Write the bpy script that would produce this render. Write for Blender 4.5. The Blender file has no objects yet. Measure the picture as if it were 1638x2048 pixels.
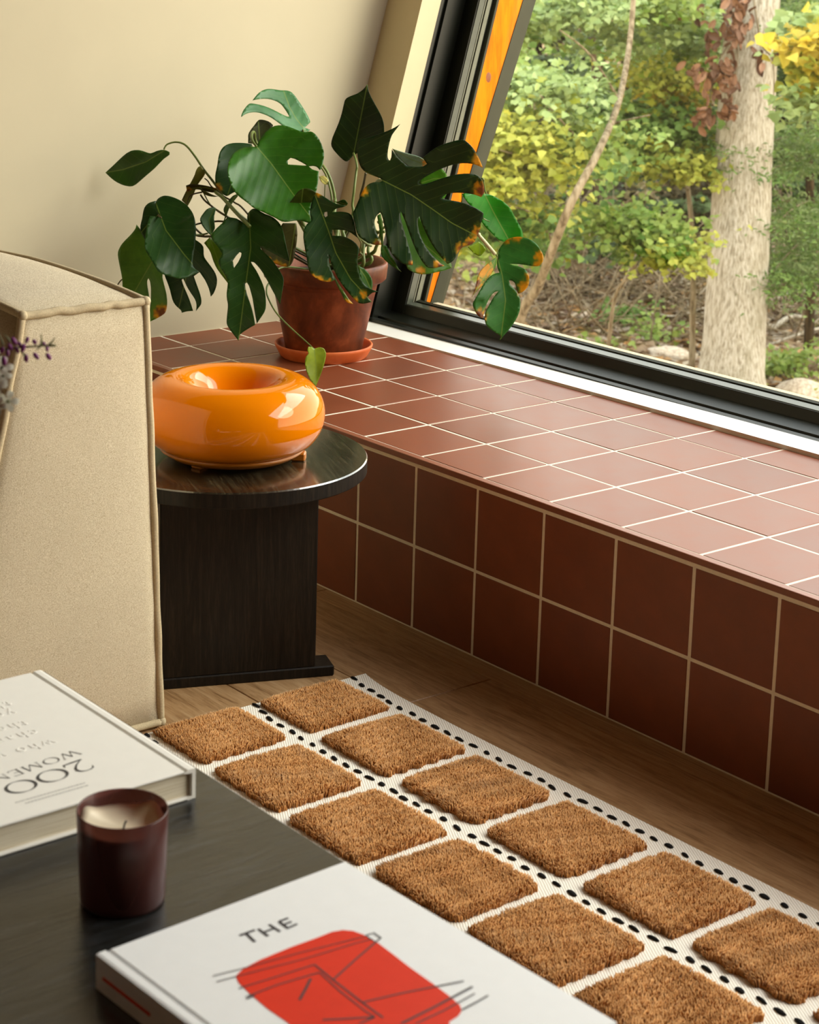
import bpy, bmesh, math, random
import numpy as np
from mathutils import Vector, Matrix
from mathutils.geometry import delaunay_2d_cdt

rng = np.random.default_rng(7)
random.seed(7)
SC = bpy.context.scene
COL = SC.collection

# ------------------------------------------------------------------ camera
W_PX = 1638.0
F_PX, CX, CY = 3887.35, 618.45, 624.92
CAM = np.array([2.7780, -1.9880, 1.1490])
RR = np.array([[0.60020, 0.79964, 0.01820],      # right
               [0.16940, -0.10490, -0.97990],    # down
               [-0.78170, 0.59130, -0.19840]])   # forward
for _i in range(3):
    RR[_i] /= np.linalg.norm(RR[_i])
cam = bpy.data.cameras.new('camera')
cam_o = bpy.data.objects.new('camera', cam)
COL.objects.link(cam_o)
_m = Matrix([[RR[0][i], -RR[1][i], -RR[2][i]] for i in range(3)])
cam_o.matrix_world = Matrix.Translation(Vector(CAM)) @ _m.to_4x4()
cam.sensor_fit = 'HORIZONTAL'
cam.sensor_width = 36.0
cam.lens = 36.0 * F_PX / W_PX
cam.shift_x = (819.0 - CX) / W_PX
cam.shift_y = (CY - 1024.0) / W_PX
cam.clip_start = 0.05
cam.clip_end = 300
cam.dof.use_dof = True
cam.dof.focus_distance = 3.25
cam.dof.aperture_fstop = 16
SC.camera = cam_o

# ------------------------------------------------------------------ light and exposure
SC.view_settings.view_transform = 'Standard'
SC.view_settings.look = 'None'
SC.view_settings.gamma = 1.0
SC.view_settings.use_curve_mapping = False
SC.view_settings.exposure = 0.16
SC.cycles.use_denoising = True
SC.cycles.max_bounces = 10
SC.cycles.transparent_max_bounces = 16
SC.cycles.sample_clamp_indirect = 6.0
SC.cycles.caustics_reflective = False
SC.cycles.caustics_refractive = False

world = bpy.data.worlds.new('sky')
SC.world = world
world.use_nodes = True
_nt = world.node_tree
_nt.nodes.clear()
_out = _nt.nodes.new('ShaderNodeOutputWorld')
_bg = _nt.nodes.new('ShaderNodeBackground')
_tc = _nt.nodes.new('ShaderNodeTexCoord')
_sep = _nt.nodes.new('ShaderNodeSeparateXYZ')
_rmp = _nt.nodes.new('ShaderNodeValToRGB')
_nt.links.new(_tc.outputs['Generated'], _sep.inputs[0])
_nt.links.new(_sep.outputs['Z'], _rmp.inputs[0])
_rmp.color_ramp.elements[0].position = 0.0
_rmp.color_ramp.elements[0].color = (1.60, 1.30, 0.98, 1)
_rmp.color_ramp.elements.new(0.28).color = (1.0, 0.96, 0.90, 1)
_rmp.color_ramp.elements[2].position = 0.7
_rmp.color_ramp.elements[2].color = (0.80, 0.86, 0.92, 1)
_nt.links.new(_rmp.outputs[0], _bg.inputs[0])
SKY = 3.4
_bg.inputs[1].default_value = SKY
_nt.links.new(_bg.outputs[0], _out.inputs[0])


def area(name, loc, target, sx, sy, power, color, portal=False):
    l = bpy.data.lights.new(name, 'AREA')
    l.shape = 'RECTANGLE'
    l.size, l.size_y = sx, sy
    l.energy = power
    l.color = color
    o = bpy.data.objects.new(name, l)
    COL.objects.link(o)
    o.location = loc
    d = Vector(target) - Vector(loc)
    o.rotation_euler = d.to_track_quat('-Z', 'Y').to_euler()
    if portal:
        l.cycles.is_portal = True
    return o


# low warm sun filtered by the woods, from beyond the window
sun = bpy.data.lights.new('sun', 'SUN')
sun.energy = 1.9
sun.angle = 0.5
sun.color = (1.0, 0.90, 0.70)
sun_o = bpy.data.objects.new('sun', sun)
COL.objects.link(sun_o)
sun_o.rotation_euler = (Vector((0, 0, 0)) - Vector((3.0, 2.6, 2.6))).to_track_quat('-Z', 'Y').to_euler()
# added area lamp that strengthens the daylight through the top of the sloped glazing
area('added_daylight_high', (1.6, 1.25, 2.05), (0.9, -0.9, 0.2), 3.6, 0.9, 84, (1.0, 0.97, 0.92))


# ------------------------------------------------------------------ pixel helpers (a photograph point at a known distance or on a known plane)
def ray(x, y):
    return RR.T @ np.array([(x - CX) / F_PX, (y - CY) / F_PX, 1.0])


def at(x, y, dep):
    return CAM + ray(x, y) * dep


def onz(x, y, z):
    d = ray(x, y)
    return CAM + d * ((z - CAM[2]) / d[2])


# ------------------------------------------------------------------ object helpers
def link(name, me, parent=None, mats=None):
    o = bpy.data.objects.new(name, me)
    COL.objects.link(o)
    if parent is not None:
        o.parent = parent
    if mats is not None:
        if not isinstance(mats, (list, tuple)):
            mats = [mats]
        me.materials.clear()
        for m in mats:
            me.materials.append(m)
    return o


def again(name, src, parent, loc=None, rot=None, scale=None):
    o = src.copy()
    o.name = name
    COL.objects.link(o)
    o.parent = parent
    if loc is not None:
        o.location = loc
    if rot is not None:
        o.rotation_euler = rot
    if scale is not None:
        o.scale = scale
    return o


def thing(name, label, cat, loc=(0, 0, 0), rotz=0.0, group=None):
    o = bpy.data.objects.new(name, None)
    COL.objects.link(o)
    o.location = loc
    o.rotation_euler = (0, 0, rotz)
    o.empty_display_size = 0.1
    tag(o, label, cat, group)
    return o


def tag(o, label, cat, group=None, kind=None):
    o['label'] = label
    o['category'] = cat
    if group:
        o['group'] = group
    if kind:
        o['kind'] = kind


def struct(o):
    o['kind'] = 'structure'
    return o


def shade(me, smooth=True):
    me.polygons.foreach_set('use_smooth', [smooth] * len(me.polygons))
    me.update()
    return me


def mesh(name, verts, faces, smooth=False):
    me = bpy.data.meshes.new(name)
    me.from_pydata([tuple(v) for v in verts], [], [tuple(f) for f in faces])
    me.update()
    if smooth:
        shade(me)
    return me


def bm_mesh(name, bm, smooth=False):
    me = bpy.data.meshes.new(name)
    bmesh.ops.recalc_face_normals(bm, faces=bm.faces)
    bm.to_mesh(me)
    bm.free()
    if smooth:
        shade(me)
    return me


def box(name, lo, hi, bevel=0.0, seg=2):
    bm = bmesh.new()
    bmesh.ops.create_cube(bm, size=1.0)
    lo, hi = Vector(lo), Vector(hi)
    for v in bm.verts:
        v.co = Vector(((lo.x + hi.x) / 2 + v.co.x * (hi.x - lo.x), (lo.y + hi.y) / 2 + v.co.y * (hi.y - lo.y),
                       (lo.z + hi.z) / 2 + v.co.z * (hi.z - lo.z)))
    if bevel > 0:
        bmesh.ops.bevel(bm, geom=bm.edges[:], offset=bevel, segments=seg, affect='EDGES', profile=0.5)
    return bm_mesh(name, bm, False)


def lathe(name, prof, seg=96, smooth=True, closed=False):
    verts, faces = [], []
    n = len(prof)
    for i in range(seg):
        a = 2 * math.pi * i / seg
        for r, z in prof:
            verts.append((r * math.cos(a), r * math.sin(a), z))
    for i in range(seg):
        j = (i + 1) % seg
        for k in range(n - 1 if not closed else n):
            k2 = (k + 1) % n
            faces.append((i * n + k, j * n + k, j * n + k2, i * n + k2))
    bm = bmesh.new()
    me = mesh(name + '_tmp', verts, faces)
    bm.from_mesh(me)
    bpy.data.meshes.remove(me)
    bmesh.ops.remove_doubles(bm, verts=bm.verts, dist=1e-6)
    return bm_mesh(name, bm, smooth)


def prism(name, poly, axis_from, axis_to, place):
    """poly: 2-D section; place(u, v, w) -> 3-D point; w runs axis_from..axis_to"""
    n = len(poly)
    verts = [place(u, v, axis_from) for u, v in poly] + [place(u, v, axis_to) for u, v in poly]
    faces = [tuple(range(n))[::-1], tuple(range(n, 2 * n))]
    for i in range(n):
        j = (i + 1) % n
        faces.append((i, j, n + j, n + i))
    bm = bmesh.new()
    me = mesh(name + '_tmp', verts, faces)
    bm.from_mesh(me)
    bpy.data.meshes.remove(me)
    return bm_mesh(name, bm)


def smooth_path(pts, n=6):
    P = [np.array(p, float) for p in pts]
    if len(P) < 3:
        return P
    out = []
    for i in range(len(P) - 1):
        p0 = P[max(i - 1, 0)]; p1 = P[i]; p2 = P[i + 1]; p3 = P[min(i + 2, len(P) - 1)]
        for k in range(n):
            t = k / n
            out.append(0.5 * ((2 * p1) + (-p0 + p2) * t + (2 * p0 - 5 * p1 + 4 * p2 - p3) * t * t + (-p0 + 3 * p1 - 3 * p2 + p3) * t ** 3))
    out.append(P[-1])
    return out


def tube_data(path, radii, seg=8):
    P = [np.array(p, float) for p in path]
    n = len(P)
    if np.isscalar(radii):
        radii = [radii] * n
    elif len(radii) == 2:
        radii = [radii[0] + (radii[1] - radii[0]) * i / (n - 1) for i in range(n)]
    verts, faces = [], []
    ref = np.array([0.31, 0.17, 0.93])
    for i in range(n):
        t = P[min(i + 1, n - 1)] - P[max(i - 1, 0)]
        t = t / (np.linalg.norm(t) + 1e-12)
        a = np.cross(t, ref)
        if np.linalg.norm(a) < 1e-3:
            a = np.cross(t, np.array([1.0, 0, 0]))
        a /= np.linalg.norm(a)
        b = np.cross(t, a)
        ref = np.cross(a, t) * 1.0
        for k in range(seg):
            th = 2 * math.pi * k / seg
            verts.append(P[i] + radii[i] * (math.cos(th) * a + math.sin(th) * b))
    for i in range(n - 1):
        for k in range(seg):
            k2 = (k + 1) % seg
            faces.append((i * seg + k, i * seg + k2, (i + 1) * seg + k2, (i + 1) * seg + k))
    faces.append(tuple(range(seg))[::-1])
    faces.append(tuple(range((n - 1) * seg, n * seg)))
    return verts, faces


def tube(name, path, radii, seg=8, n=6):
    v, f = tube_data(smooth_path(path, n), radii, seg)
    return mesh(name, v, f, True)


class Join:
    def __init__(self):
        self.v, self.f = [], []

    def add(self, v, f):
        o = len(self.v)
        self.v.extend(v)
        self.f.extend(tuple(i + o for i in q) for q in f)

    def mesh(self, name, smooth=True):
        return mesh(name, self.v, self.f, smooth)


# ------------------------------------------------------------------ materials
def srgb(r, g, b):
    f = lambda c: (c / 255 / 12.92) if c / 255 <= 0.04045 else ((c / 255 + 0.055) / 1.055) ** 2.4
    return (f(r), f(g), f(b), 1.0)


class M:
    def __init__(self, name):
        self.m = bpy.data.materials.new(name)
        self.m.use_nodes = True
        self.t = self.m.node_tree
        self.t.nodes.clear()
        self.out = self.n('ShaderNodeOutputMaterial')
        self.p = self.n('ShaderNodeBsdfPrincipled')
        self.l(self.p.outputs[0], self.out.inputs[0])
        self._tc = None

    def n(self, typ, **kw):
        q = self.t.nodes.new(typ)
        for k, v in kw.items():
            setattr(q, k, v)
        return q

    def l(self, a, b):
        self.t.links.new(a, b)

    def set(self, **kw):
        names = dict(rough='Roughness', metal='Metallic', spec='Specular IOR Level', coat='Coat Weight', coat_rough='Coat Roughness',
                     sheen='Sheen Weight', sss='Subsurface Weight', ior='IOR', trans='Transmission Weight')
        for k, v in kw.items():
            self.p.inputs[names[k]].default_value = v
        return self

    def color(self, c):
        if isinstance(c, tuple):
            self.p.inputs['Base Color'].default_value = c
        else:
            self.l(c, self.p.inputs['Base Color'])
        return self

    def coord(self, scale=(1, 1, 1), rot=(0, 0, 0), kind='Object'):
        if self._tc is None:
            self._tc = self.n('ShaderNodeTexCoord')
        mp = self.n('ShaderNodeMapping')
        mp.inputs['Scale'].default_value = scale
        mp.inputs['Rotation'].default_value = rot
        self.l(self._tc.outputs[kind], mp.inputs[0])
        return mp.outputs[0]

    def noise(self, vec, scale=5, detail=4, rough=0.6, dist=0.0):
        q = self.n('ShaderNodeTexNoise')
        q.inputs['Scale'].default_value = scale
        q.inputs['Detail'].default_value = detail
        q.inputs['Roughness'].default_value = rough
        q.inputs['Distortion'].default_value = dist
        self.l(vec, q.inputs['Vector'])
        return q.outputs[0]

    def ramp(self, fac, stops):
        r = self.n('ShaderNodeValToRGB')
        e = r.color_ramp.elements
        while len(e) < len(stops):
            e.new(0.5)
        for k, (p, c) in enumerate(stops):
            e[k].position = p
            e[k].color = c if len(c) == 4 else (*c, 1)
        self.l(fac, r.inputs[0])
        return r.outputs[0]

    def mix(self, a, b, fac, mode='MIX'):
        q = self.n('ShaderNodeMix', data_type='RGBA', blend_type=mode)
        for s, v in ((q.inputs[6], a), (q.inputs[7], b), (q.inputs[0], fac)):
            if isinstance(v, (tuple, float, int)):
                s.default_value = v
            else:
                self.l(v, s)
        return q.outputs[2]

    def math(self, op, a, b=0.0):
        q = self.n('ShaderNodeMath', operation=op)
        for s, v in ((q.inputs[0], a), (q.inputs[1], b)):
            if isinstance(v, (float, int)):
                s.default_value = v
            else:
                self.l(v, s)
        return q.outputs[0]

    def rand(self):
        return self.n('ShaderNodeObjectInfo').outputs['Random']

    def bump(self, h, strength=0.3, dist=0.002):
        b = self.n('ShaderNodeBump')
        b.inputs['Strength'].default_value = strength
        b.inputs['Distance'].default_value = dist
        self.l(h, b.inputs['Height'])
        self.l(b.outputs[0], self.p.inputs['Normal'])
        return self


def plain(name, c, rough=0.5, var=0.08, scale=30, **kw):
    k = M(name).set(rough=rough, **kw)
    nz = k.noise(k.coord(), scale, 3)
    lo = tuple(x * (1 - var) for x in c[:3]) + (1,)
    hi = tuple(min(1, x * (1 + var)) for x in c[:3]) + (1,)
    k.color(k.ramp(nz, [(0.3, lo), (0.7, hi)]))
    return k.m


def wood(name, dark, mid, light, along=(1, 12, 12), rough=0.4, scale=6, bump=0.25, var=0.25, spec=0.5):
    k = M(name).set(rough=rough, spec=spec)
    v = k.coord(along)
    add = k.n('ShaderNodeVectorMath', operation='ADD')
    sc = k.n('ShaderNodeVectorMath', operation='SCALE')
    comb = k.n('ShaderNodeCombineXYZ')
    r = k.rand()
    k.l(r, comb.inputs[0]); k.l(r, comb.inputs[1]); k.l(r, comb.inputs[2])
    k.l(comb.outputs[0], sc.inputs[0])
    sc.inputs['Scale'].default_value = 37.0
    k.l(v, add.inputs[0]); k.l(sc.outputs[0], add.inputs[1])
    a = k.noise(add.outputs[0], scale, 6, 0.65, 1.2)
    b = k.noise(add.outputs[0], scale * 6, 3, 0.6, 0.3)
    f = k.math('ADD', k.math('MULTIPLY', a, 0.7), k.math('MULTIPLY', b, 0.3))
    c = k.ramp(f, [(0.36, dark), (0.5, mid), (0.66, light)])
    tint = k.ramp(r, [(0.0, (1 - var, 1 - var, 1 - var, 1)), (1.0, (1, 1, 1, 1))])
    k.color(k.mix(c, tint, 1.0, 'MULTIPLY'))
    k.bump(f, bump, 0.001)
    return k.m


def m_tile():
    k = M('terracotta_tile').set(rough=0.40, spec=0.38)
    v = k.coord()
    r = k.rand()
    base = k.ramp(r, [(0.0, srgb(120, 62, 36)), (0.5, srgb(126, 65, 38)), (1.0, srgb(131, 70, 41))])
    nz = k.noise(v, 14, 4)
    k.color(k.mix(base, k.ramp(nz, [(0.3, (0.86, 0.86, 0.86, 1)), (0.7, (1.08, 1.06, 1.04, 1))]), 1.0, 'MULTIPLY'))
    rr = k.n('ShaderNodeMapRange')
    k.l(nz, rr.inputs[0])
    rr.inputs[3].default_value = 0.34
    rr.inputs[4].default_value = 0.50
    k.l(rr.outputs[0], k.p.inputs['Roughness'])
    k.bump(k.noise(v, 220, 3), 0.06, 0.001)
    return k.m


def m_fabric():
    k = M('woven_linen').set(rough=0.92, sheen=0.15, spec=0.15)
    v = k.coord()
    a = k.noise(k.coord((1, 1, 6)), 760, 2, 0.6)
    b = k.noise(k.coord((6, 6, 1)), 760, 2, 0.6)
    w = k.math('ADD', k.math('MULTIPLY', a, 0.5), k.math('MULTIPLY', b, 0.5))
    big = k.noise(v, 9, 3)
    c = k.ramp(w, [(0.40, srgb(146, 122, 86)), (0.5, srgb(218, 202, 168)), (0.58, srgb(244, 234, 210))])
    k.color(k.mix(c, k.ramp(big, [(0.3, (0.93, 0.93, 0.93, 1)), (0.7, (1, 1, 1, 1))]), 1.0, 'MULTIPLY'))
    k.bump(w, 0.5, 0.0012)
    return k.m


def m_leaf():
    """leaf blade: colour attribute 'tint' holds the leaf's own green, yellowing and scorched margins; uv = along / across the midrib"""
    k = M('monstera_leaf').set(rough=0.40, spec=0.34)
    at_ = k.n('ShaderNodeAttribute', attribute_name='tint')
    uv = k.n('ShaderNodeUVMap', uv_map='rib')
    s = k.n('ShaderNodeSeparateXYZ')
    k.l(uv.outputs[0], s.inputs[0])
    av = k.math('ABSOLUTE', s.outputs[1])
    rib = k.math('LESS_THAN', av, 1.1)
    ph = k.math('SUBTRACT', s.outputs[0], k.math('MULTIPLY', av, 0.75))
    wv = k.math('SINE', k.math('MULTIPLY', ph, 0.30))
    vein = k.math('MULTIPLY', k.math('GREATER_THAN', wv, 0.985), 0.13)
    f = k.math('MAXIMUM', k.math('MULTIPLY', rib, 0.55), vein)
    nz = k.noise(k.coord(), 60, 3)
    c = k.mix(at_.outputs[0], k.ramp(nz, [(0.3, (0.82, 0.84, 0.8, 1)), (0.7, (1.12, 1.1, 1.05, 1))]), 1.0, 'MULTIPLY')
    c = k.mix(c, srgb(120, 142, 60), f)
    k.color(c)
    k.bump(wv, 0.045, 0.002)
    tr = k.n('ShaderNodeBsdfTranslucent')
    k.l(k.mix(c, (1.0, 1.35, 0.35, 1), 0.35, 'MULTIPLY'), tr.inputs[0])
    mx = k.n('ShaderNodeMixShader')
    mx.inputs[0].default_value = 0.2
    k.l(k.p.outputs[0], mx.inputs[1]); k.l(tr.outputs[0], mx.inputs[2])
    k.l(mx.outputs[0], k.out.inputs[0])
    return k.m


def m_foliage(name='foliage', attr=True, base=None, trans=0.35):
    k = M(name).set(rough=0.5, spec=0.3)
    if attr:
        c = k.n('ShaderNodeAttribute', attribute_name='tint').outputs[0]
    else:
        c = k.ramp(k.rand(), base)
    k.color(c)
    tr = k.n('ShaderNodeBsdfTranslucent')
    k.l(c, tr.inputs[0])
    mx = k.n('ShaderNodeMixShader')
    mx.inputs[0].default_value = trans
    k.l(k.p.outputs[0], mx.inputs[1]); k.l(tr.outputs[0], mx.inputs[2])
    k.l(mx.outputs[0], k.out.inputs[0])
    return k.m


def m_glass():
    k = M('window_glass')
    k.t.nodes.remove(k.p)
    tr = k.n('ShaderNodeBsdfTransparent')
    tr.inputs[0].default_value = (0.96, 0.98, 0.96, 1)
    gl = k.n('ShaderNodeBsdfGlossy')
    gl.inputs['Roughness'].default_value = 0.0
    lw = k.n('ShaderNodeLayerWeight')
    lw.inputs['Blend'].default_value = 0.5
    fr = k.math('ADD', 0.02, k.math('MULTIPLY', k.math('POWER', lw.outputs['Facing'], 5.0), 0.9))
    mx = k.n('ShaderNodeMixShader')
    k.l(fr, mx.inputs[0]); k.l(tr.outputs[0], mx.inputs[1]); k.l(gl.outputs[0], mx.inputs[2])
    k.l(mx.outputs[0], k.out.inputs[0])
    return k.m


def m_jar():
    k = M('smoked_plum_glass').set(rough=0.28, spec=0.5)
    k.color(srgb(92, 56, 52))
    tr = k.n('ShaderNodeBsdfTransparent')
    tr.inputs[0].default_value = srgb(205, 160, 152)
    mx = k.n('ShaderNodeMixShader')
    mx.inputs[0].default_value = 0.42
    k.l(k.p.outputs[0], mx.inputs[1]); k.l(tr.outputs[0], mx.inputs[2])
    k.l(mx.outputs[0], k.out.inputs[0])
    return k.m


def m_terracotta(name, a, b, c, rough=0.7):
    k = M(name).set(rough=rough, spec=0.35)
    n1 = k.noise(k.coord(), 9, 5, 0.6, 0.6)
    n2 = k.noise(k.coord((1, 1, 0.5)), 40, 4)
    f = k.math('ADD', k.math('MULTIPLY', n1, 0.75), k.math('MULTIPLY', n2, 0.25))
    k.color(k.ramp(f, [(0.38, a), (0.52, b), (0.66, c)]))
    k.bump(n2, 0.12, 0.001)
    return k.m


def m_bark(name, a, b, c, d=None, stretch=(9, 9, 1.2), scale=4.0, bump=0.7):
    k = M(name).set(rough=0.9, spec=0.1)
    v = k.coord(stretch)
    n1 = k.noise(v, scale, 6, 0.65, 0.4)
    n2 = k.noise(k.coord((1, 1, 0.7)), 1.6, 4, 0.6)
    col = k.ramp(n1, [(0.36, a), (0.47, b), (0.62, c)])
    if d is not None:
        col = k.mix(col, d, k.math('MULTIPLY', k.ramp(n2, [(0.52, (0, 0, 0, 1)), (0.68, (1, 1, 1, 1))]), 0.75))
    k.color(col)
    k.bump(n1, bump, 0.02)
    return k.m


def m_ground():
    k = M('leaf_litter').set(rough=0.95, spec=0.1)
    v = k.coord()
    a = k.noise(v, 5, 6, 0.7)
    b = k.noise(v, 0.6, 3)
    c = k.ramp(a, [(0.3, srgb(70, 50, 34)), (0.45, srgb(126, 98, 70)), (0.56, srgb(166, 138, 104)), (0.7, srgb(190, 170, 140))])
    g = k.ramp(a, [(0.35, srgb(66, 70, 30)), (0.6, srgb(120, 122, 56))])
    k.color(k.mix(c, g, k.math('MULTIPLY', k.ramp(b, [(0.5, (0, 0, 0, 1)), (0.62, (1, 1, 1, 1))]), 0.6)))
    k.bump(a, 0.8, 0.05)
    return k.m


def m_rug():
    k = M('woven_rug_base').set(rough=0.95, spec=0.1)
    wv = k.n('ShaderNodeTexWave', wave_type='BANDS', bands_direction='DIAGONAL')
    wv.inputs['Scale'].default_value = 95
    wv.inputs['Distortion'].default_value = 1.2
    wv.inputs['Detail'].default_value = 1.0
    k.l(k.coord((1, 1.7, 1)), wv.inputs['Vector'])
    k.color(k.ramp(wv.outputs[0], [(0.1, srgb(222, 214, 198)), (0.4, srgb(244, 238, 226)), (0.9, srgb(248, 243, 233))]))
    k.bump(wv.outputs[0], 0.35, 0.0012)
    return k.m


def m_pile():
    k = M('caramel_pile').set(rough=0.85, sheen=0.25, spec=0.1)
    a = k.n('ShaderNodeAttribute', attribute_name='tint')
    k.color(a.outputs[0])
    return k.m


WALL = plain('cream_plaster', srgb(188, 180, 156), 0.85, 0.02, 6, spec=0.2)
TRIMP = plain('cream_painted_reveal', srgb(206, 192, 156), 0.6, 0.02, 20)
CEIL = wood('brown_wood_boards', srgb(70, 44, 26), srgb(98, 64, 38), srgb(120, 82, 52), (1.2, 14, 8), 0.6, 5, 0.2, 0.1)
TILE = m_tile()
GROUT = plain('pale_grout', srgb(236, 226, 206), 0.9, 0.05, 120, spec=0.15)
TRIM = plain('tile_edge_trim', srgb(132, 74, 48), 0.42, 0.05, 60)
SILLM = plain('white_sill_paint', srgb(238, 238, 234), 0.45, 0.015, 20)
BLACK = plain('black_aluminium', srgb(20, 23, 15), 0.38, 0.12, 90, spec=0.35)
GASK = plain('grey_gasket', srgb(120, 122, 104), 0.5, 0.1, 60)
BEAD = plain('glazing_bead', srgb(70, 76, 64), 0.3, 0.1, 60)
OLIVE = plain('dark_olive_metal', srgb(44, 45, 30), 0.6, 0.1, 40, spec=0.25)
CEDAR = wood('cedar_board', srgb(170, 84, 0), srgb(214, 112, 0), srgb(228, 130, 4), (8, 8, 1), 0.7, 3, 0.15, 0.05, 0.1)
KNOT = plain('cedar_knot', srgb(120, 62, 16), 0.6, 0.3, 90)
GLASS = m_glass()
FABRIC = m_fabric()
PIPING = plain('linen_piping', srgb(194, 178, 146), 0.9, 0.14, 400, spec=0.1)
ORANGE = M('orange_glass').set(rough=0.05, spec=0.36).color((0.70, 0.190, 0.0006, 1)).m
BRASS = plain('lamp_base_orange', srgb(176, 104, 20), 0.35, 0.06, 40)
BLKWOOD = wood('black_stained_oak', srgb(12, 9, 7), srgb(24, 19, 14), srgb(42, 34, 25), (16, 16, 1.1), 0.42, 7, 0.3, 0.05, 0.25)
BLKTOP = wood('black_oak_top_with_sheen', srgb(12, 11, 8), srgb(40, 37, 27), srgb(92, 86, 64), (1.0, 26, 6), 0.2, 7, 0.12, 0.05, 1.0)  # greenish grey sky sheen is put into the top's lighter grain colours
BLKTOP.node_tree.nodes['Principled BSDF'].inputs['Coat Weight'].default_value = 1.0
BLKTOP.node_tree.nodes['Principled BSDF'].inputs['Coat Roughness'].default_value = 0.14
BLKTOP.node_tree.nodes['Principled BSDF'].inputs['Coat IOR'].default_value = 1.7
COFFEE = wood('espresso_wood_with_sheen', srgb(20, 19, 17), srgb(34, 34, 32), srgb(56, 60, 64), (20, 2.0, 10), 0.25, 5, 0.45, 0.05, 0.7)  # palest grain tinted blue: sky reflection painted into the wood colour
POT = m_terracotta('aged_terracotta', srgb(78, 38, 20), srgb(120, 60, 32), srgb(164, 90, 54), 0.45)
SAUCER = m_terracotta('bright_terracotta', srgb(196, 92, 42), srgb(214, 106, 52), srgb(224, 122, 66), 0.55)
SOIL = plain('potting_soil', srgb(46, 32, 24), 0.95, 0.5, 120)
LEAF = m_leaf()
PILEB = plain('caramel_backing', srgb(176, 118, 62), 0.95, 0.2, 300, spec=0.05)
STEM = plain('green_stem', srgb(96, 112, 48), 0.45, 0.25, 30)
STEMD = plain('brown_green_stem', srgb(72, 62, 28), 0.5, 0.25, 30)
STEMP = plain('pale_aerial_root', srgb(186, 184, 140), 0.5, 0.12, 30)
COVER = plain('white_book_cloth', srgb(244, 246, 246), 0.5, 0.012, 60)
COVER1 = plain('ivory_book_cloth', srgb(244, 242, 234), 0.6, 0.012, 60)
INK = plain('charcoal_ink', srgb(62, 62, 62), 0.6, 0.1, 200)
INK2 = plain('navy_black_ink', srgb(46, 42, 48), 0.6, 0.15, 200)
RED = plain('vermilion_print', srgb(226, 46, 4), 0.6, 0.03, 60, spec=0.2)
JAR = m_jar()
WAX = plain('cream_wax', srgb(240, 226, 196), 0.45, 0.04, 50, sss=0.0)
RUGB = m_rug()
PILE = m_pile()
STITCH = plain('black_yarn', srgb(30, 30, 30), 0.9, 0.3, 300, spec=0.1)
FLOORW = wood('oak_floor', srgb(136, 100, 64), srgb(178, 140, 98), srgb(198, 164, 124), (1.2, 14, 8), 0.42, 5, 0.2, 0.12)
BARK = m_bark('grey_beech_bark', srgb(134, 122, 102), srgb(176, 164, 144), srgb(204, 194, 178), srgb(112, 102, 66), (26, 26, 2.2), 3.4, 0.8)
BARK2 = m_bark('brown_sapling_bark', srgb(92, 76, 58), srgb(128, 112, 88), srgb(156, 140, 116))
BARK3 = m_bark('dim_forest_bark', srgb(34, 26, 18), srgb(58, 46, 32), srgb(84, 66, 46))
DEADTW = m_bark('grey_dead_wood', srgb(120, 108, 92), srgb(166, 154, 136), srgb(196, 186, 168))
FOL = m_foliage()
FOLY = m_foliage('yellow_green_leaf', False, [(0.0, srgb(136, 150, 44)), (0.5, srgb(168, 172, 58)), (1.0, srgb(196, 180, 62))])
FOLG = m_foliage('fresh_green_leaf', False, [(0.0, srgb(84, 122, 34)), (0.5, srgb(112, 148, 46)), (1.0, srgb(150, 170, 66))])
DEADL = m_foliage('dead_brown_leaf', False, [(0.0, srgb(84, 54, 36)), (0.5, srgb(122, 82, 56)), (1.0, srgb(160, 118, 90))], 0.08)
GROUND = m_ground()
ROCK = m_terracotta('pale_rock', srgb(150, 130, 112), srgb(190, 172, 150), srgb(216, 202, 184), 0.9)
PURPLE = plain('purple_petal', srgb(126, 44, 120), 0.6, 0.3, 200)
WHITEP = plain('white_petal', srgb(226, 228, 214), 0.6, 0.04, 200)
SPRIG = plain('sprig_green', srgb(92, 96, 38), 0.6, 0.3, 200)
CERAM = plain('white_ceramic', srgb(224, 220, 210), 0.25, 0.02, 20)

# ================================================================== THE ROOM
ZT = 0.2933                     # top of the tiled bench
T = 0.15                        # tile pitch
WX = -0.56                      # left wall plane
LEAN = 0.279                    # outward lean of the window wall (run per rise)
_h = math.hypot(1, LEAN)
NV = np.array([0, 1 / _h, -LEAN / _h])       # outward normal of the window wall
UV_ = np.array([0, LEAN / _h, 1 / _h])       # up the window wall
WO = np.array([0, 0.545, 0.2915])


def wpt(x, d, t):
    return tuple(np.array([x, 0, 0]) + WO + NV * d + UV_ * t)


# ---- floor with separate planks
floor = struct(link('floor', box('floor', (-0.7, -3.7, -0.12), (4.5, 0.62, -0.014)), None, GROUT))
_pl = box('plank', (0, 0, -0.013), (1.398, 0.1742, 0.0), 0.0012, 1)
_first = None
for _r in range(21):
    y1 = -0.041 - 0.175 * (_r - 1)
    x = WX - [0.62, 0.15, 1.1, 0.42, 0.9][_r % 5]
    while x < 4.4:
        if _first is None:
            _first = link('plank', _pl, floor, FLOORW)
            p = _first
        else:
            p = again('plank', _first, floor)
        x0, x1 = max(x, WX), min(x + 1.4, 4.4)
        p.location = (x0, y1 - 0.175, 0)
        p.scale = ((x1 - x0) / 1.4, 1, 1)
        if _r == 0:
            p.scale = ((x1 - x0) / 1.4, 0.045 / 0.175, 1)
            p.location = (x0, -0.041, 0)
        x += 1.4

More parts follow.
